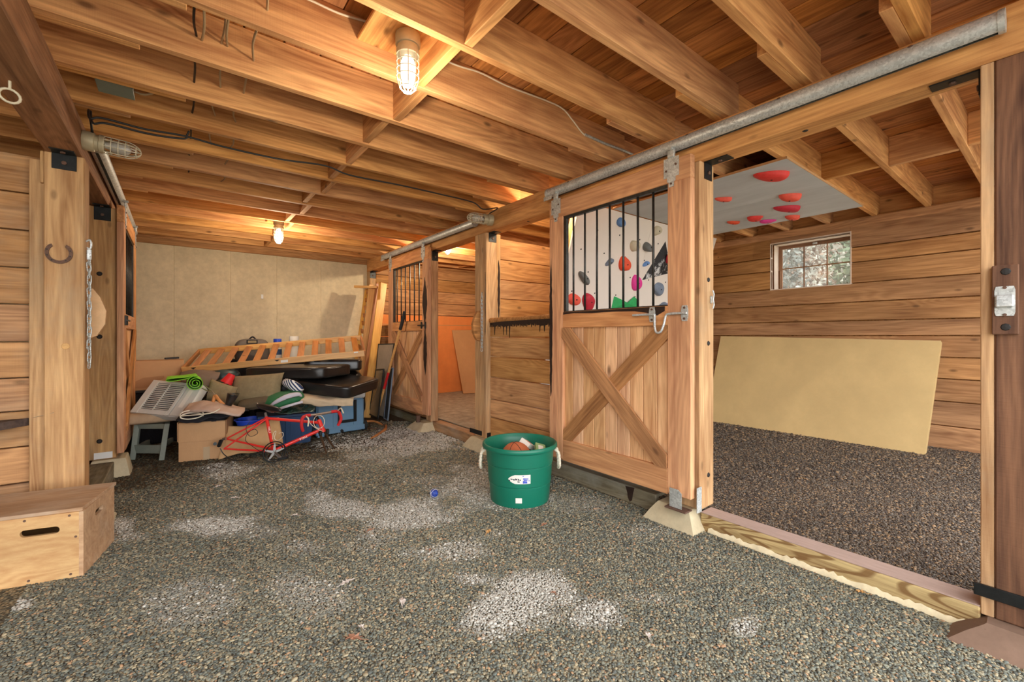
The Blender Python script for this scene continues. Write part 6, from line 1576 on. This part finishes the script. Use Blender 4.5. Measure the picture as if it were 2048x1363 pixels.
# crankset
cc0 = bb - FWD * .05; ring_o = lambda r_, o=0: [cc0 - FWD * o + RGT * r_ * math.cos(2 * PI * k / 40) + UP * r_ * math.sin(2 * PI * k / 40) for k in range(40)]
build(MB().tube(ring_o(.100), .006, 6, closed=True), 'chainring', 'black_steel', bk, smooth=60); build(MB().tube(ring_o(.078, .006), .005, 6, closed=True), 'chainring', 'black_steel', bk, smooth=60)
for k in range(5):
    a = 2 * PI * k / 5 + .3; build(MB().prism([(0, -.014), (.088, -.006), (.088, .006), (0, .014)], cc0 - FWD * .004, RGT * math.cos(a) + UP * math.sin(a), -RGT * math.sin(a) + UP * math.cos(a), -FWD * .006), 'spider_arm', 'chrome', bk)
cr1 = B(562, 915, 4.2); bar3('crank_arm', cc0 - FWD * .012, cr1, .022, .012, 'chrome', bk); build(MB().box(B(566, 915, 4.17), (.09, .05, .022), Rk, .005), 'pedal', 'black_steel', bk)
build(MB().tube([B(570 + 6 * math.cos(a), 909 + 9 * math.sin(a), 4.16) for a in [2 * PI * k / 20 for k in range(20)]], .003, 6, closed=True), 'toe_clip', 'black_cable', bk, smooth=60)
build(MB().cyl(cc0 - FWD * .012, cc0 - FWD * .018, .014, n=12), 'crank_bolt', 'chrome', bk, smooth=40)
# rear derailleur and drooping chain
build(MB().box(B(440, 886, 4.3), (.03, .03, .075), (Euler((0, .4, -YAW))).to_matrix(), .006), 'derailleur', 'black_steel', bk)
build(MB().cyl(B(430, 887, 4.28), B(430, 887, 4.32), .016, n=12), 'jockey_wheel', 'black_steel', bk, smooth=40); build(MB().cyl(B(446, 878, 4.3), B(452, 876, 4.3), .014, n=12), 'dropout', 'chrome', bk, smooth=40)
chp = [q + UP * max(0, .008 - q.z) for q in curve_pts([B(440, 896, 4.28), B(448, 908, 4.28), B(465, 919, 4.26), B(485, 919, 4.26), B(505, 909, 4.26), B(528, 900, 4.25)], 6)]
build(MB().tube(chp, .005, 6), 'drive_chain', 'bar', bk, smooth=60)
sd = blob(B(538, 815, 4.42), ((at(563, 822, 4.40) - at(512, 812, 4.46)) / 2, FWD * .065, UP * .032), .8, .8, .004, 2)
build(sd, 'saddle', 'black_vinyl', bk, smooth=70); build(MB().tube(curve_pts([B(514, 806, 4.46), B(522, 812, 4.44), B(536, 822, 4.42), B(548, 824, 4.4)], 5), .005, 6), 'saddle_rail', 'chrome', bk, smooth=60)

# ================================================================= leaning timber and frames by the far door
ls = thing('leaning_frame', tuple(floor_at(733, 829)), 'tall varnished wooden bed frame sections leaning in the far right corner', 'bed frame')
def fl3(u, v): return floor_at(u, v)
for nm, a, b, w_, mt in (('rail', B(732, 835, 6.55), B(766, 566, 7.15), .13, 'orange_wood'), ('rail', B(716, 822, 6.9), B(744, 570, 7.3), .10, 'orange_wood'), ('rail', B(722, 826, 6.85), B(757, 568, 7.32), .09, 'slat')):
    x_ = (b - a).normalized(); bar3(nm, a, b, w_, .035, mt, ls, up=tuple(RGT))
tA_, tB_ = B(706, 760, 7.05), B(733, 578, 7.40); bar3('rail', tA_, tB_, .05, .03, 'orange_wood', ls, up=tuple(RGT))
for k in range(9):
    t_ = .28 + k * .085; p_ = tA_.lerp(tB_, t_); q_ = B(716, 822, 6.9).lerp(B(744, 570, 7.3), .18 + t_ * .8); bar3('rung', p_, q_, .07, .014, 'slat', ls, up=tuple(UP))
bar3('cross_piece', B(709, 573, 7.25), B(755, 574, 7.22), .04, .05, 'orange_wood', ls); bar3('cross_piece', B(753, 560, 7.12), B(803, 567, 6.9), .045, .05, 'orange_wood', ls)
# long-handled digging tool
dt = thing('digging_tool', tuple(floor_at(752, 834)), 'long yellow handled digging tool with a red taped band leaning on the far door', 'tool')
d0, d1 = B(753, 833, 6.50), B(806, 638, 6.12)
build(MB().tube([d0.lerp(d1, t_) for t_ in (.08, .3, .6, .92)], [.019, .018, .018, .019], 12), 'handle', 'orange_wood', dt, smooth=60)
build(MB().tube([d0.lerp(d1, .30), d0.lerp(d1, .47)], .0195, 12), 'red_band', 'red', dt, smooth=60)
build(MB().tube([d0, d0.lerp(d1, .10)], [.026, .022], 12), 'ferrule', 'chrome', dt, smooth=60); build(MB().tube([d0.lerp(d1, .90), d0.lerp(d1, 1.03), B(809, 622, 6.1)], [.024, .026, .02], 12), 'black_grip', 'rubber', dt, smooth=60)
# framed panels leaning against the far sliding door
M['grey_print'] = plain('faded_print', srgb(168, 152, 132), .6, 0, .16, 5)
M['mirror'] = plain('dusty_mirror', (.30, .27, .22), .18, .6, .2, 6)
M['blue_grey'] = plain('blue_grey_frame', srgb(120, 132, 148), .5)
def lean(name, p0, p1, q1, q0, th, fw_, fm, im, label, cat):
    t = thing(name, tuple((p0 + p1) / 2), label, cat); c_ = [Vector(x) for x in (p0, p1, q1, q0)]
    for a, b in ((0, 1), (1, 2), (2, 3), (3, 0)):
        ctr = sum(c_, Vector()) / 4; m_ = (c_[a] + c_[b]) / 2; inn = (ctr - m_).normalized(); bar3('frame_bar', c_[a] + inn * fw_ / 2, c_[b] + inn * fw_ / 2, fw_, th, fm, t, up=tuple(inn))
    n_ = (c_[1] - c_[0]).cross(c_[3] - c_[0]).normalized(); build(MB().add([x for x in c_] + [x + n_ * .004 for x in c_], [(3, 2, 1, 0), (4, 5, 6, 7), (0, 1, 5, 4), (1, 2, 6, 5), (2, 3, 7, 6), (3, 0, 4, 7)]), 'picture_panel', im, t)
    return t
lean('framed_picture', B(744, 826, 6.75), B(768, 836, 6.45), B(789, 686, 6.38), B(757, 687, 6.75), .02, .018, 'bar', 'grey_print', 'tall faded framed panel leaning against the far door', 'panel')
lean('framed_mirror', B(738, 828, 6.60), B(756, 838, 6.36), B(768, 737, 6.45), B(752, 738, 6.70), .02, .02, 'black_steel', 'mirror', 'small dark framed mirror in front of the leaning panel', 'mirror')
lean('window_screen', B(768, 836, 6.42), B(776, 841, 6.30), B(787, 735, 6.32), B(778, 734, 6.44), .02, .016, 'blue_grey', 'dark_in', 'narrow blue grey framed screen behind the digging tool', 'screen')
# bow saw on the ground
bs = thing('bow_saw', tuple(floor_at(760, 862)), 'old bow saw with a wooden frame lying on the gravel near the cooler', 'saw')
zf = lambda u, v, z=.02: floor_at(u, v, z)
build(MB().tube(curve_pts([zf(733, 842, .05), zf(748, 842, .05), zf(764, 848, .04)], 5), .014, 8), 'wooden_arm', 'handle', bs, smooth=60); build(MB().tube(curve_pts([zf(772, 850), zf(770, 858), zf(756, 868), zf(742, 876)], 5), [.015, .016, .018, .018, .02, .02, .02, .018, .018, .016, .016, .016, .014, .012, .01, .008], 8), 'wooden_arm', 'handle', bs, smooth=60)
build(MB().tube(curve_pts([zf(756, 843, .04), zf(766, 848, .05), zf(770, 856, .03)], 5), .005, 6), 'wire', 'rust', bs, smooth=60); build(MB().tube([zf(735, 855, .03), zf(768, 858, .03)], .006, 6), 'saw_blade', 'rust', bs)
# offcuts under the stool
for k, (u, v, d, rz, lb) in enumerate(((295, 868, 4.75, .9, 'grey timber offcut slanting under the stool'), (330, 872, 4.7, .2, 'short timber offcut beside the stool leg'))):
    a = at(u - 14, v + 16, d); b = at(u + 14, v - 14, d + .35); a.z = b.z = .031 + .031 * k * 0; tag(bar3('timber_offcut', a, b, .06, .03, 'stool_grey'), lb, 'offcut')
# junk bits on the damp floor near the left door
tag(build(MB().tube(curve_pts([at(232, 870, 4.55), at(233, 912, 4.55), at(240, 917, 4.5), at(262, 914, 4.5)], 5), .009, 6), 'door_roller_guide', 'galv', smooth=60), 'bent steel guide rod at the foot of the left sliding door', 'guide')

# ================================================================= outdoors seen through the window
M['bark'] = plain('tree_bark', srgb(96, 84, 72), .95, 0, .3, 12, .02, 10)
def leafmat(name, a, b):
    m, nt, p = new_mat(name); tc = N(nt, 'TexCoord'); n = N(nt, 'TexNoise', Scale=2.6, Detail=8.0, Roughness=.75); L(nt, tc.outputs['Object'], n.inputs['Vector'])
    L(nt, ramp(nt, n.outputs[0], [(.38, tuple(x * .35 for x in a)), (.52, a), (.64, b)]), p.inputs['Base Color']); p.inputs['Roughness'].default_value = .9; return m
M['fol_green'] = leafmat('foliage_green', srgb(90, 102, 76), srgb(150, 158, 126)); M['fol_rust'] = leafmat('foliage_rust', srgb(132, 108, 90), srgb(186, 160, 140)); M['fol_grey'] = leafmat('foliage_grey', srgb(126, 126, 116), srgb(180, 182, 176))
rt = random.Random(4)
def tree(x, y, h_, r_, mat, label):
    t = thing('tree', (x, y, -.2), label, 'tree', 'trees outside the window')
    build(MB().tube([(x, y, -.2), (x + .1, y, h_ * .4), (x, y + .1, h_ * .75)], [.22, .17, .08], 8), 'trunk', 'bark', t, smooth=60)
    vs = []; fs_ = []
    for k in range(2600):
        a, ph, rr = rt.uniform(0, 2 * PI), rt.uniform(-1, 1), rt.random() ** .4
        c_ = Vector((x + math.cos(a) * math.sqrt(1 - ph * ph) * r_ * rr, y + math.sin(a) * math.sqrt(1 - ph * ph) * r_ * rr, h_ * .55 + ph * h_ * .45 * rr)); s_ = rt.uniform(.05, .14)
        d1_ = Vector((rt.gauss(0, 1), rt.gauss(0, 1), rt.gauss(0, 1))).normalized(); d2_ = d1_.orthogonal().normalized(); b_ = len(vs); vs += [c_ + d1_ * s_, c_ + d2_ * s_ * .6, c_ - d1_ * s_, c_ - d2_ * s_ * .6]; fs_.append((b_, b_ + 1, b_ + 2, b_ + 3))
    o = build(MB().add(vs, fs_), 'crown', mat, t); tag(o, kind='stuff')
    return t
for k, (x, y, h_, r_, mt, lb) in enumerate(((13.5, 5.6, 5.0, 1.2, 'fol_grey', 'pale bare tree seen in the left window panes'), (14.5, 3.0, 5.2, 1.2, 'fol_green', 'green tree seen in the middle window panes'), (18.5, 6.4, 7.5, 1.8, 'fol_rust', 'rusty brown tree seen far left through the window'), (19.5, 2.2, 8.0, 2.0, 'fol_green', 'tall tree seen far right through the window'))):
    tree(x, y, h_, r_, mt, lb)
M['hill'] = leafmat('wooded_hillside', srgb(120, 114, 98), srgb(180, 174, 160))
def hf(u, w):
    x = 22 + 26 * w; y = -30 + 70 * u; return (x, y, -.4 + 9 * min(1, w * 1.4) + 1.2 * math.sin(y * .3 + x) + .8 * math.sin(y * .9))
tag(build(MB().grid(hf, 40, 16), 'hillside', 'hill', smooth=60), kind='structure')
